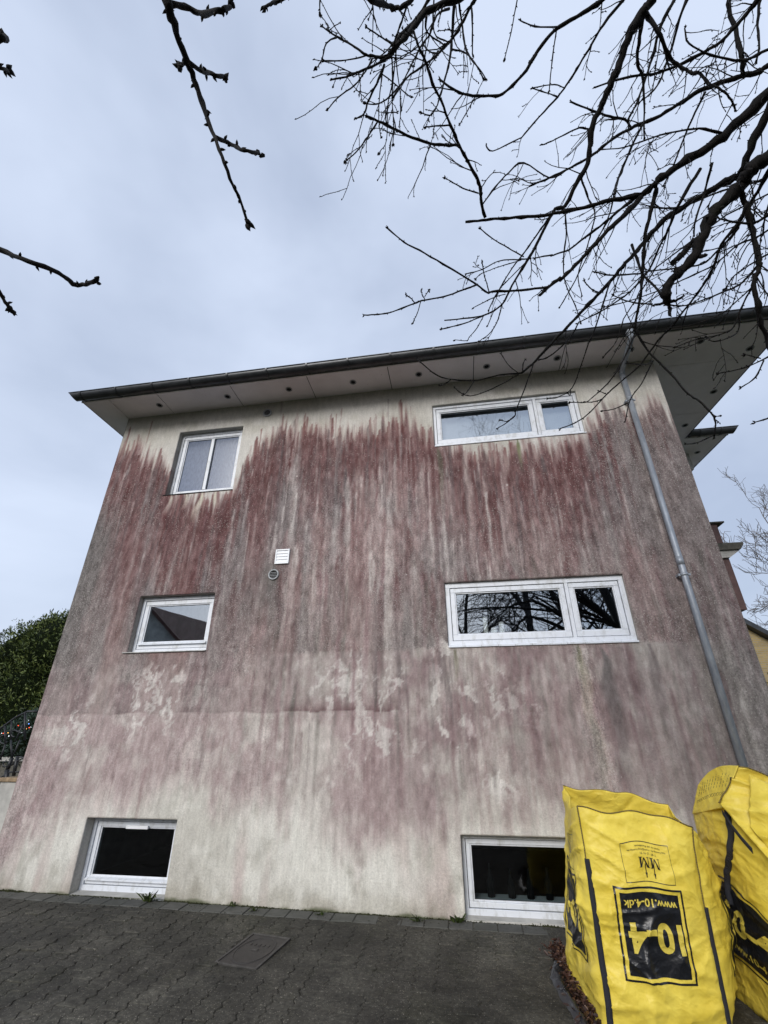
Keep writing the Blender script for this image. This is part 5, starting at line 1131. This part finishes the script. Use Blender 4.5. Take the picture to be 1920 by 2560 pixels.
# close twigs hanging near the camera on the left
br(seg('g', (870, -140), (905, 0), (950, 130), (1010, 310), (1060, 430), (1100, 560), (1160, 720), (1210, 850), (1270, 1010), (1310, 1090), (1350, 1215)), 20, 7.5, 1.15, 0.95, 'near')
br(seg('g', (928, 18), (1040, 50), (1110, 75), (1200, 55), (1258, 40)), 9, 7, None, 1.1); br(seg('g', (1035, 345), (1110, 390), (1160, 405), (1222, 420)), 8, 6, None, 1.05); br(seg('g', (1012, 340), (990, 350), (975, 362)), 6, 6, None, 1.05); br(seg('g', (1180, 745), (1260, 790), (1330, 820), (1412, 838)), 8, 6, None, 1.0)
br(seg('g', (-160, 1290), (0, 1360), (150, 1425), (320, 1490), (400, 1550), (450, 1555), (522, 1530)), 9, 8, 1.2, 1.15, 'near'); br(seg('g', (-90, 1430), (0, 1600), (30, 1650), (65, 1690)), 7, 6, 1.2, 1.2, 'near'); br(seg('g', (-80, 335), (0, 372), (42, 386)), 6, 6, 1.2, 1.2, 'near'); br(seg('g', (-70, 150), (0, 192), (24, 212)), 8, 9, 1.2, 1.2, 'near'); br(seg('g', (1640, -50), (1535, 0), (1490, 15), (1440, 42)), 6, 5, 1.6, 1.6, 'near')

tree = empty('cherry_tree', trunk_base); tag(tree, 'bare budding cherry tree on the right with dark wet branches hanging over the view', 'tree')
trng = random.Random(21)
def catmull(P, n):
    out_ = []
    Q = [P[0] * 2 - P[1]] + P + [P[-1] * 2 - P[-2]]
    for i in range(1, len(Q) - 2):
        a, b, c, d = Q[i - 1:i + 3]
        for k in range(n):
            t = k / n; out_.append(0.5 * ((2 * b) + (c - a) * t + (2 * a - 5 * b + 4 * c - d) * t * t + (3 * b - a - 3 * c + d) * t ** 3))
    out_.append(P[-1]); return out_
def bud(mb, p, d, s):
    d = d.normalized(); a = d.orthogonal().normalized(); b = d.cross(a); n = 5; vs = [p - d * s * 0.3]
    for rr, h in ((0.42, 0.35), (0.36, 0.85)):
        vs += [p + d * (s * h) + (a * math.cos(6.283 * k / n) + b * math.sin(6.283 * k / n)) * (s * rr) for k in range(n)]
    vs.append(p + d * s * 1.7)
    fs = [(0, 1 + (k + 1) % n, 1 + k) for k in range(n)] + [(1 + k, 1 + (k + 1) % n, n + 1 + (k + 1) % n, n + 1 + k) for k in range(n)] + [(n + 1 + k, n + 1 + (k + 1) % n, 2 * n + 1) for k in range(n)]
    mb.add(vs, fs, True)
def rvec(): return Vector((trng.gauss(0, 1), trng.gauss(0, 1), trng.gauss(0, 1))).normalized()
def tip(mb, p, d, s, n=None):
    n = n or trng.choice((2, 3, 3, 4))
    for k in range(n): bud(mb, p + rvec() * s * 0.5, d.normalized() + rvec() * (0.75 if k else 0.2), s * trng.uniform(0.8, 1.2))
def nodes(mb, pts, rads, bs, every, chance=0.8):
    acc = 0
    for i in range(1, len(pts) - 1):
        acc += (pts[i] - pts[i - 1]).length
        if acc > every * trng.uniform(0.6, 1.5):
            acc = 0
            if trng.random() < chance:
                d = (pts[i + 1] - pts[i - 1]).normalized(); sd_ = rvec(); sd_ = (sd_ - d * sd_.dot(d)).normalized()
                bud(mb, pts[i] + sd_ * rads[i] * 0.7, sd_ + d * 0.7, bs)
placed = []                                               # (px, py, distance) of every node, to find where children grow from
twigs = MB()
roots = dict(fork=fork, top=top_fork, near=Vector((2.2, -6.2, 3.1)))
def pxr(d, t): return 0.5 * d / F_PX * t
def sprout(p, d, ln, r, lvl):
    n = 5; pts = [p]; dd = d.normalized()
    for k in range(n):
        dd = (dd + rvec() * 0.20 + Vector((0, 0, -0.05))).normalized(); pts.append(pts[-1] + dd * ln / n)
    rr = [max(0.0014, r * (1 - 0.55 * k / n)) for k in range(n + 1)]
    twigs.tube(pts, rr, 5, cap=False); bs = max(0.0050, r * 1.2)
    tip(twigs, pts[-1], dd, bs, 2)
    for k in range(1, n):
        for _ in range(2):
            q = pts[k].lerp(pts[k + 1], trng.random()); sd_ = rvec(); bud(twigs, q, sd_ + dd * 0.4, bs * 0.62)
        if lvl > 0 and trng.random() < 0.42: sprout(pts[k], dd + rvec() * 0.9, ln * trng.uniform(0.3, 0.55), r * 0.7, lvl - 1)
for path, d0, d1, t0, t1, root in BR:
    if t0 is None:
        bx, by = path[0]; best = min(placed, key=lambda q: (q[0] - bx) ** 2 + (q[1] - by) ** 2); t0 = best[2]
        if abs(t1 - t0) > 0.45: t1 = t0 + (0.45 if t1 > t0 else -0.45)
    L = [0.0]
    for a, b in zip(path[:-1], path[1:]): L.append(L[-1] + math.hypot(b[0] - a[0], b[1] - a[1]))
    P = []; R = []; 
    for (x, y), l in zip(path, L):
        u = l / L[-1]; t = t0 + (t1 - t0) * u + 0.05 * math.sin(u * 7 + x * 0.01) * (0 < u < 1); P.append(at_d(x, y, t)); R.append(pxr((d0 + (d1 - d0) * u ** 0.8) * (0.66 if d0 > 12 else (0.72 if t > 1.6 else 1.0)), t)); 
    sub = 4; pts = catmull(P, sub); rr = []
    for i in range(len(pts)):
        k = min(len(R) - 2, i // sub); u = i / sub - k; rr.append(R[k] * (1 - u) + R[k + 1] * u)
    for (x0, y0), (x1, y1), la, lb in zip(path[:-1], path[1:], L[:-1], L[1:]):
        for s_ in range(5):
            u = s_ / 5; placed.append((x0 + (x1 - x0) * u, y0 + (y1 - y0) * u, t0 + (t1 - t0) * (la + (lb - la) * u) / L[-1]))
    mb = MB()
    jit = [p + rvec() * r * 0.30 for p, r in zip(pts, rr)]; jr = [r * trng.uniform(0.86, 1.12) * (1.28 if trng.random() < 0.18 else 1.0) for r in rr]
    if root:                                              # out of frame the branch runs on to the trunk
        e = roots[root]; s0 = pts[0]; out_d = (pts[0] - pts[1]).normalized(); c1 = s0 + out_d * min(0.9, (e - s0).length * 0.4); c2 = e + Vector((-0.4, -0.25, 0.5)) * min(1, (e - s0).length / 3)
        ext = []
        for k in range(10, 0, -1):
            u = k / 10; ext.append(s0 * (1 - u) ** 3 + c1 * 3 * u * (1 - u) ** 2 + c2 * 3 * u * u * (1 - u) + e * u ** 3)
        er = [jr[0] * (1 + 1.1 * (k / 10)) for k in range(10, 0, -1)]
        jit = ext + jit; jr = er + jr; n0 = len(ext)
    else: n0 = 0
    mb.tube(jit, jr, 8 if d0 > 7 else 6)
    fat = d0 > 12
    dist_ = (P[-1] - CAM).length; bs = 0.0074 if dist_ > 1.6 else 0.0088
    if not fat or root == 'near': tip(mb, jit[-1], jit[-1] - jit[-2], max(bs, jr[-1] * 1.15), 4)
    nodes(mb, jit[n0:], jr[n0:], max(bs * 0.66, min(0.007, jr[-1] * 0.9)), 0.026 if dist_ > 1.6 else 0.020, 0.92)
    if fat:
        for k in range(n0, len(jit) - 1, 2):
            sd_ = rvec(); bud(mb, jit[k] + sd_ * jr[k] * 0.75, sd_, jr[k] * trng.uniform(0.3, 0.6))
    o = mb.build('branch', M['bark'], tree)
    # side twigs nobody could count
    if dist_ > 1.8 and len(pts) > 8:
        for k in range(3, len(pts) - 1):
            px_ = path[min(len(path) - 1, k // sub)]
            pr = 0.13 + (0.20 if px_[0] > 1500 else 0.0) + (0.05 if px_[0] < 1250 and px_[1] < 420 else 0)
            if root is None and len(pts) < 14: pr *= 0.6
            if px_[1] > 700: pr *= 0.35
            if px_[1] > 850: pr = 0
            if trng.random() < pr:
                d = (pts[k + 1] - pts[k - 1]).normalized(); sprout(pts[k], d * 0.75 + rvec() * 0.75 + Vector((-0.15, 0.1, -0.25)), trng.uniform(0.07, 0.26), min(0.0030, rr[k] * 0.6), 1)
o = twigs.build('twigs', M['bark'], tree); o['kind'] = 'stuff'
# trunk
tr = MB(); tp_ = catmull([trunk_base + Vector((0.02, 0, -0.3)), trunk_base + Vector((0, 0, 0.5)), trunk_base + Vector((-0.06, 0.02, 1.5)), fork, top_fork, Vector((3.5, -5.9, 5.2))], 6)
tr.tube(tp_, [0.24 - 0.15 * i / (len(tp_) - 1) for i in range(len(tp_))], 14)
tr.tube(catmull([fork, Vector((3.3, -5.7, 3.0)), roots['near'], Vector((1.2, -6.6, 3.4))], 6), [0.09 - 0.05 * i / 18 for i in range(19)], 10).build('trunk', M['bark'], tree)

def grow(mb, p, d, ln, r, lvl, rs, spread=0.55, up=0.12, seg_=5, minr=0.003):
    pts = [p]; dd = d.normalized()
    for k in range(seg_):
        w = Vector((rs.gauss(0, 1), rs.gauss(0, 1), rs.gauss(0, 1))) * 0.16
        dd = (dd + w + Vector((0, 0, up * 0.3))).normalized(); pts.append(pts[-1] + dd * ln / seg_)
    rr = [max(minr, r * (1 - 0.6 * k / seg_)) for k in range(seg_ + 1)]
    mb.tube(pts, rr, 7 if lvl > 2 else (5 if lvl > 0 else 3), cap=False)
    if lvl == 0: return
    nb = rs.randint(4, 6) if lvl > 1 else rs.randint(4, 7)
    for k in range(nb):
        u = 0.25 + 0.75 * (k + rs.random()) / nb; i = min(seg_ - 1, int(u * seg_)); q = pts[i].lerp(pts[i + 1], u * seg_ - i)
        sd_ = Vector((rs.gauss(0, 1), rs.gauss(0, 1), rs.gauss(0, 0.6))).normalized()
        grow(mb, q, dd * 0.75 + sd_ * spread * 1.5 + Vector((0, 0, up)), ln * rs.uniform(0.42, 0.68), max(minr, r * rs.uniform(0.35, 0.5)), lvl - 1, rs, spread, up, seg_, minr)
# upper crown of the same tree, kept behind the viewpoint (the upper window mirrors it)
cr_ = MB(); rs = random.Random(4)
for d in ((-0.7, -0.75, 1.5), (-0.2, -0.7, 1.6), (-1.1, -1.0, 1.2), (0.4, -0.5, 1.3)): grow(cr_, Vector((3.5, -5.9, 5.0)), Vector(d), 3.0, 0.065, 3, rs, 0.5, 0.1)
o = cr_.build('crown', M['bark'], tree); o['kind'] = 'stuff'

def bare_tree(x, y, h, seed, label, mat='farbark', lvl=4, r=0.2, z=-0.3, group='bare trees around the house', minr=0.004, lean=(0, 0)):
    rs = random.Random(seed); t = empty('bare_tree', (x, y, z)); tag(t, label, 'tree', group)
    tm = MB(); p0 = Vector((x, y, z)); p1 = Vector((x + lean[0] + rs.uniform(-.2, .2), y + rs.uniform(-.2, .2), z + h * 0.32)); p2 = p1 + Vector((rs.uniform(-.3, .3), rs.uniform(-.3, .3), h * 0.2))
    tm.tube(catmull([p0, p1, p2], 5), [r - 0.4 * r * i / 10 for i in range(11)], 10).build('trunk', M[mat], t)
    cm = MB()
    for k in range(6):
        a = 6.283 * k / 6 + rs.uniform(-.4, .4); b = p1.lerp(p2, rs.random()); grow(cm, b, Vector((math.cos(a) * 0.9, math.sin(a) * 0.9, rs.uniform(0.5, 1.3))), h * rs.uniform(0.28, 0.36), r * 0.34, lvl - 1, rs, 0.55, 0.12, 5, minr)
    grow(cm, p2, Vector((0, 0, 1)), h * 0.35, r * 0.5, lvl - 1, rs, 0.55, 0.12, 5, minr)
    o = cm.build('crown', M[mat], t); o['kind'] = 'stuff'; return t
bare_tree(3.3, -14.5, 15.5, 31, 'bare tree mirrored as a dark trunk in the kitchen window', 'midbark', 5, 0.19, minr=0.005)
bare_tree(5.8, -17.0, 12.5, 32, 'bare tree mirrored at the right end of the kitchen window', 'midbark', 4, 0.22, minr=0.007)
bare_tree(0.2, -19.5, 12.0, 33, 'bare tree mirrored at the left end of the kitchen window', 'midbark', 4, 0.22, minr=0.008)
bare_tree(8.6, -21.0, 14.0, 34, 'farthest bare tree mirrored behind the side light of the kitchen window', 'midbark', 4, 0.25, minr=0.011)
# ================================================================== left of the house: steps, railing, hedge
def leaves(name, mat, parent, blobs, n, size, seed, flat=0.5):
    rs = np.random.default_rng(seed); V = []; 
    w = np.array([b[3] * b[4] * b[5] for b in blobs]); w = w ** 0.67; w /= w.sum(); idx = rs.choice(len(blobs), n, p=w)
    B = np.array(blobs)[idx]; d = rs.normal(size=(n, 3)); d /= np.linalg.norm(d, axis=1)[:, None]; rr = 1 - np.abs(rs.normal(0, 0.13, n)); rr = np.where(rs.random(n) < 0.05, 1 + rs.random(n) * 0.13, rr); P = B[:, :3] + d * B[:, 3:6] * rr[:, None]
    a = rs.normal(size=(n, 3)) * 0.6 + d * 0.8 + np.array([0, 0, 0.3]); a /= np.linalg.norm(a, axis=1)[:, None]; b = np.cross(a, rs.normal(size=(n, 3))); b /= np.linalg.norm(b, axis=1)[:, None]; s = size * rs.uniform(0.5, 1.7, n)[:, None]
    c = np.cross(a, b)
    V = np.stack([P - a * s, P + b * s * 0.32 + c * s * 0.1, P + a * s, P - b * s * 0.32 + c * s * 0.1], 1).reshape(-1, 3); Fq = np.arange(4 * n).reshape(-1, 4)
    me = bpy.data.meshes.new(name); me.from_pydata(V.tolist(), [], Fq.tolist()); me.materials.append(mat); o = link_mesh(name, me, parent); o['kind'] = 'stuff'; return o
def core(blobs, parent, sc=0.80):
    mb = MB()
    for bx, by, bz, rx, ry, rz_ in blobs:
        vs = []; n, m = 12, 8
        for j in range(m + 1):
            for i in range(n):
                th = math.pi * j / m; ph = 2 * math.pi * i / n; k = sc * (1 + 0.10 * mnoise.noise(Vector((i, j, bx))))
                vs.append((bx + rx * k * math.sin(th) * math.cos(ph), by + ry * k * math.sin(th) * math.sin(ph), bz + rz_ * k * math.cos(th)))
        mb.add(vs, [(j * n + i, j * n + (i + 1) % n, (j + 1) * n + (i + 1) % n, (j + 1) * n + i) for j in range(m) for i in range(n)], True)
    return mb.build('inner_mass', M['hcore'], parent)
hd_ = empty('evergreen_tree', (-10.2, 4.6, -0.3)); tag(hd_, 'dense dark green evergreen tree rising behind the steps left of the house', 'tree')
bl_ = [(-9.3, 4.6, 3.35, 1.25, 1.2, 1.05), (-10.4, 4.7, 3.1, 1.2, 1.2, 1.1), (-8.7, 4.5, 3.0, 1.0, 1.0, 1.2), (-11.2, 4.9, 2.5, 1.3, 1.2, 1.2), (-9.8, 4.4, 2.2, 1.5, 1.2, 1.2), (-8.4, 4.6, 2.0, 1.1, 1.1, 1.2), (-9.95, 4.4, 3.85, .45, .45, .45), (-8.95, 4.3, 3.9, .5, .5, .5), (-9.4, 4.3, 1.2, 1.4, 1.1, 1.1), (-10.9, 4.4, 1.3, 1.3, 1.1, 1.2), (-8.3, 4.0, 1.9, .9, .8, 1.1), (-9.3, 3.9, 1.7, .9, .8, 1.0)]
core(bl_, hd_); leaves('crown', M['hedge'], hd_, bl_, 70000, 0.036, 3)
MB().tube([(-9.8, 4.8, -0.3), (-9.8, 4.8, 1.5), (-9.6, 4.7, 2.4)], [0.14, 0.11, 0.06], 9).build('trunk', M['bark'], hd_)
sh = empty('low_shrub', (-8.3, 3.2, -0.2)); tag(sh, 'low blue-green shrub hung with tiny coloured fairy lights behind the railing', 'shrub')
bl_ = [(-8.1, 3.15, 1.45, .75, .6, .62), (-8.7, 3.2, 1.15, .7, .6, .6), (-7.6, 3.2, 1.35, .6, .55, .6), (-9.3, 3.3, .95, .6, .5, .6)]
core(bl_, sh); leaves('crown', M['shrub'], sh, bl_, 16000, 0.03, 5); MB().tube([(-8.3, 3.2, -0.3), (-8.2, 3.2, 1.2)], [0.05, 0.03], 7).build('stem', M['bark'], sh)
fl_ = empty('fairy_lights', (-7.6, 2.3, 1.3)); tag(fl_, 'string of lit red white and blue fairy lights behind the railing', 'fairy lights')
rs = random.Random(3); pts = []
for px_, py_ in ((4, 1833), (8, 1833.5), (12, 1840), (20, 1832), (22, 1840), (27, 1827), (39, 1827), (45.5, 1814), (59, 1821), (66, 1822), (71.5, 1801), (72, 1809.5), (77, 1818), (73, 1819), (54, 1832)):
    pts.append(at_y(px_, py_, 2.45 + rs.uniform(-.06, .06)))
for k, p in enumerate(pts):
    r = rs.uniform(0.005, 0.009); MB().lathe([(0.0005, -r), (r * 0.8, -r * 0.6), (r, 0), (r * 0.8, r * 0.6), (0.0005, r)], p.x, p.y, p.z, 8).build('bulb', M[('led_white', 'led_red', 'led_white', 'led_amber', 'led_white', 'led_blue')[k % 6]], fl_)
MB().tube(catmull(pts, 3), 0.003, 4).build('wire', M['wrought'], fl_)
# retaining wall with coping further back
rw = empty('garden_wall', (-9.5, 3.9, -0.3)); tag(rw, 'low grey garden wall with a pale coping behind the railing', 'garden wall')
MB().box(-14, -6.9, 2.72, 2.95, -0.34, 1.12).build('wall_face', M['slate'], rw); MB().box(-14, -6.85, 2.67, 3.0, 1.122, 1.19).build('coping', M['cream'], rw)
# entrance steps with rendered flank wall and copings
stp = empty('entrance_steps', (-6.3, 0.8, -0.1)); tag(stp, 'entrance steps with a rendered flank wall and brick coping at the left corner', 'steps')
zt = [1.02, 0.90, 0.74, 0.58, 0.42, 0.26, 0.12]; xs_ = [-5.352, -5.745, -6.05, -6.36, -6.67, -6.98, -7.29, -7.6]
for k in range(7):
    MB().box(xs_[k + 1], xs_[k] - (0.002 if k else 0), 0.18 + 0.0005 * k, 0.40, -0.34, zt[k]).build('flank_wall', M['cream'], stp)
    MB().box(xs_[k + 1] - 0.02, xs_[k] - 0.025 if k else xs_[k], 0.155, 0.425, zt[k] + 0.001, zt[k] + 0.045).build('coping', M['coping'], stp, 0.006)
    MB().box(xs_[k + 1], xs_[k] - 0.002, 0.402, 1.6, -0.34, zt[k] - 0.12).build('step', M['slate'], stp)
MB().box(-5.75, -5.352, 1.602, 2.6, -0.34, 0.90).build('landing', M['slate'], stp)
# wrought-iron railing on the flank wall
rl = empty('iron_railing', (-5.9, 0.30, 1.0)); tag(rl, 'black wrought-iron railing with scrolls on the entrance steps', 'railing')
YR = 0.30
def P_(px_, py_): return at_y(px_, py_, YR)
top = [P_(95, 1778.5), P_(69, 1778.8), P_(40, 1793), P_(0, 1822), P_(-60, 1866), P_(-200, 1969)]; low = [P_(58, 1929.5), P_(26, 1930.5), P_(0, 1945), P_(-60, 1978), P_(-200, 2055)]; midr = [P_(70, 1888), P_(45, 1902), P_(25, 1915)]
MB().tube(top, 0.013, 8).build('top_rail', M['wrought'], rl); MB().tube(low, 0.010, 8).build('bottom_rail', M['wrought'], rl); MB().tube(midr, 0.011, 8).build('scroll', M['wrought'], rl)
for a, b, r in (((15, 1968), (18, 1925), 0.026), ((18, 1925), (30, 1895), 0.022), ((30, 1895), (27, 1850), 0.011), ((27, 1850), (29, 1800), 0.010), ((34, 1940), (44, 1890), 0.020), ((30, 1895), (50, 1850), 0.010), ((62, 1850), (63, 1782), 0.014), ((14, 1860), (12, 1815), 0.012), ((14, 1860), (0, 1900), 0.011), ((38, 1855), (58, 1810), 0.010), ((-20, 1990), (-14, 1832), 0.013), ((-70, 2020), (-62, 1868), 0.013), ((-120, 2045), (-112, 1905), 0.013)):
    MB().tube([P_(*a), P_(*b)], r, 8).build('baluster', M['wrought'], rl)
for cx_, cy_, r, a0, a1 in ((14, 1911, 7.5, 60, 300), (50, 1900, 9, -30, 200), (36, 1835, 10, 20, 280), (10, 1850, 12, 90, 330), (55, 1826, 8, 180, 420)):
    MB().tube([P_(cx_ + r * (1 - 0.3 * k / 16) * math.cos(rad(a0 + (a1 - a0) * k / 16)), cy_ - r * (1 - 0.3 * k / 16) * math.sin(rad(a0 + (a1 - a0) * k / 16))) for k in range(17)], 0.0085, 7).build('scroll', M['wrought'], rl)

# ================================================================== right: neighbour's brick gable and far trees
nb = empty('brick_house', (13.5, 16.5, -0.34)); tag(nb, 'yellow brick neighbour house with grey roof edge beyond the right corner', 'house')
a = at_y(1867, 1560, 14); b = at_y(1920, 1588, 14)
sl = (b.z - a.z) / (b.x - a.x); xa, za = 9.6, a.z + (9.6 - a.x) * sl; xm = 6.2; zm = za + (xm - xa) * sl
xe = 15.2; ze = a.z + (xe - a.x) * sl
MB().prism([(xm - (xe - xm), -0.34), (xe, -0.34), (xe, ze - 0.22), (xm, zm - 0.22), (xm - (xe - xm), ze - 0.22)], 14.0, 24.0).build('wall', M['brick'], nb)
MB().prism([(xe + 0.5, ze - 0.22 + 0.5 * sl), (xe + 0.5, ze + 0.5 * sl), (xm, zm), (2 * xm - xe - 0.5, ze + 0.5 * sl), (2 * xm - xe - 0.5, ze - 0.22 + 0.5 * sl), (xm, zm - 0.21)], 13.65, 24.4).build('roof', M['zinc'], nb)
ev = at_y(1920, 1682, 12.5); evt = empty('garden_bush', (ev.x + 0.9, 12.5, -0.34)); tag(evt, 'dark bush in front of the yellow brick neighbour house', 'bush')
bl_ = [(ev.x + 0.75, 12.5, 2.9, .8, .7, .75), (ev.x + 1.5, 12.6, 2.2, 1.0, .8, 1.2), (ev.x + .9, 12.5, 1.3, .9, .8, 1.2)]
core(bl_, evt); leaves('crown', M['hedge'], evt, bl_, 3000, 0.06, 8); MB().tube([(ev.x + .9, 12.5, -.34), (ev.x + .9, 12.5, 2)], [.08, .04], 7).build('trunk', M['bark'], evt)
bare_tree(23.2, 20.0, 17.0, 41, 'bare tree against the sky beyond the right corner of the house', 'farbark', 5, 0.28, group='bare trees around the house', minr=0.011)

# ================================================================== neighbour behind the viewpoint, seen mirrored in the small square window
nh = empty('tiled_house', (-14.8, -20, -0.34)); tag(nh, 'neighbour house with a dark red tiled roof mirrored in the square window', 'house')
def turned(mb):
    mb.v = [(x + 0.263 * (-14.0 - y), y, z) for x, y, z in mb.v]; return mb
turned(MB().prism([(-18.8, -0.34), (-10.8, -0.34), (-10.8, 3.6), (-14.8, 7.05), (-18.8, 3.6)], -26.0, -14.3)).build('wall', M['cream'], nh)
for s in (-1, 1):
    turned(MB().add([(-14.8, -14.0, 7.25), (-14.8, -26.4, 7.25), (-14.8 + s * 4.6, -26.4, 3.25), (-14.8 + s * 4.6, -14.0, 3.25), (-14.8, -14.0, 7.08), (-14.8, -26.4, 7.08), (-14.8 + s * 4.6, -26.4, 3.08), (-14.8 + s * 4.6, -14.0, 3.08)],
             [(0, 1, 2, 3), (7, 6, 5, 4), (3, 2, 6, 7), (0, 3, 7, 4), (1, 5, 6, 2)])).build('roof', M['tile'], nh)
turned(MB().box(-15.6, -14.8, -14.33, -14.28, 3.4, 4.6)).build('window', M['white'], nh); turned(MB().box(-15.5, -14.9, -14.28, -14.275, 3.5, 4.5)).build('pane', M['black'], nh)
hg = empty('unseen_dark_hedge', (0, -24, -0.34)); tag(hg, 'long clipped evergreen hedge added unseen behind the viewpoint to keep low reflections dark', 'hedge')  # unseen dark mass added behind the viewpoint for the low panes to reflect
MB().box(-9, 14, -24.6, -23.6, -0.34, 2.6).build('inner_mass', M['hcore'], hg); leaves('foliage', M['hedge'], hg, [(x, -24.1, z, 1.3, .62, .9) for x in range(-9, 15, 2) for z in (.5, 2.0)], 9000, 0.12, 12)
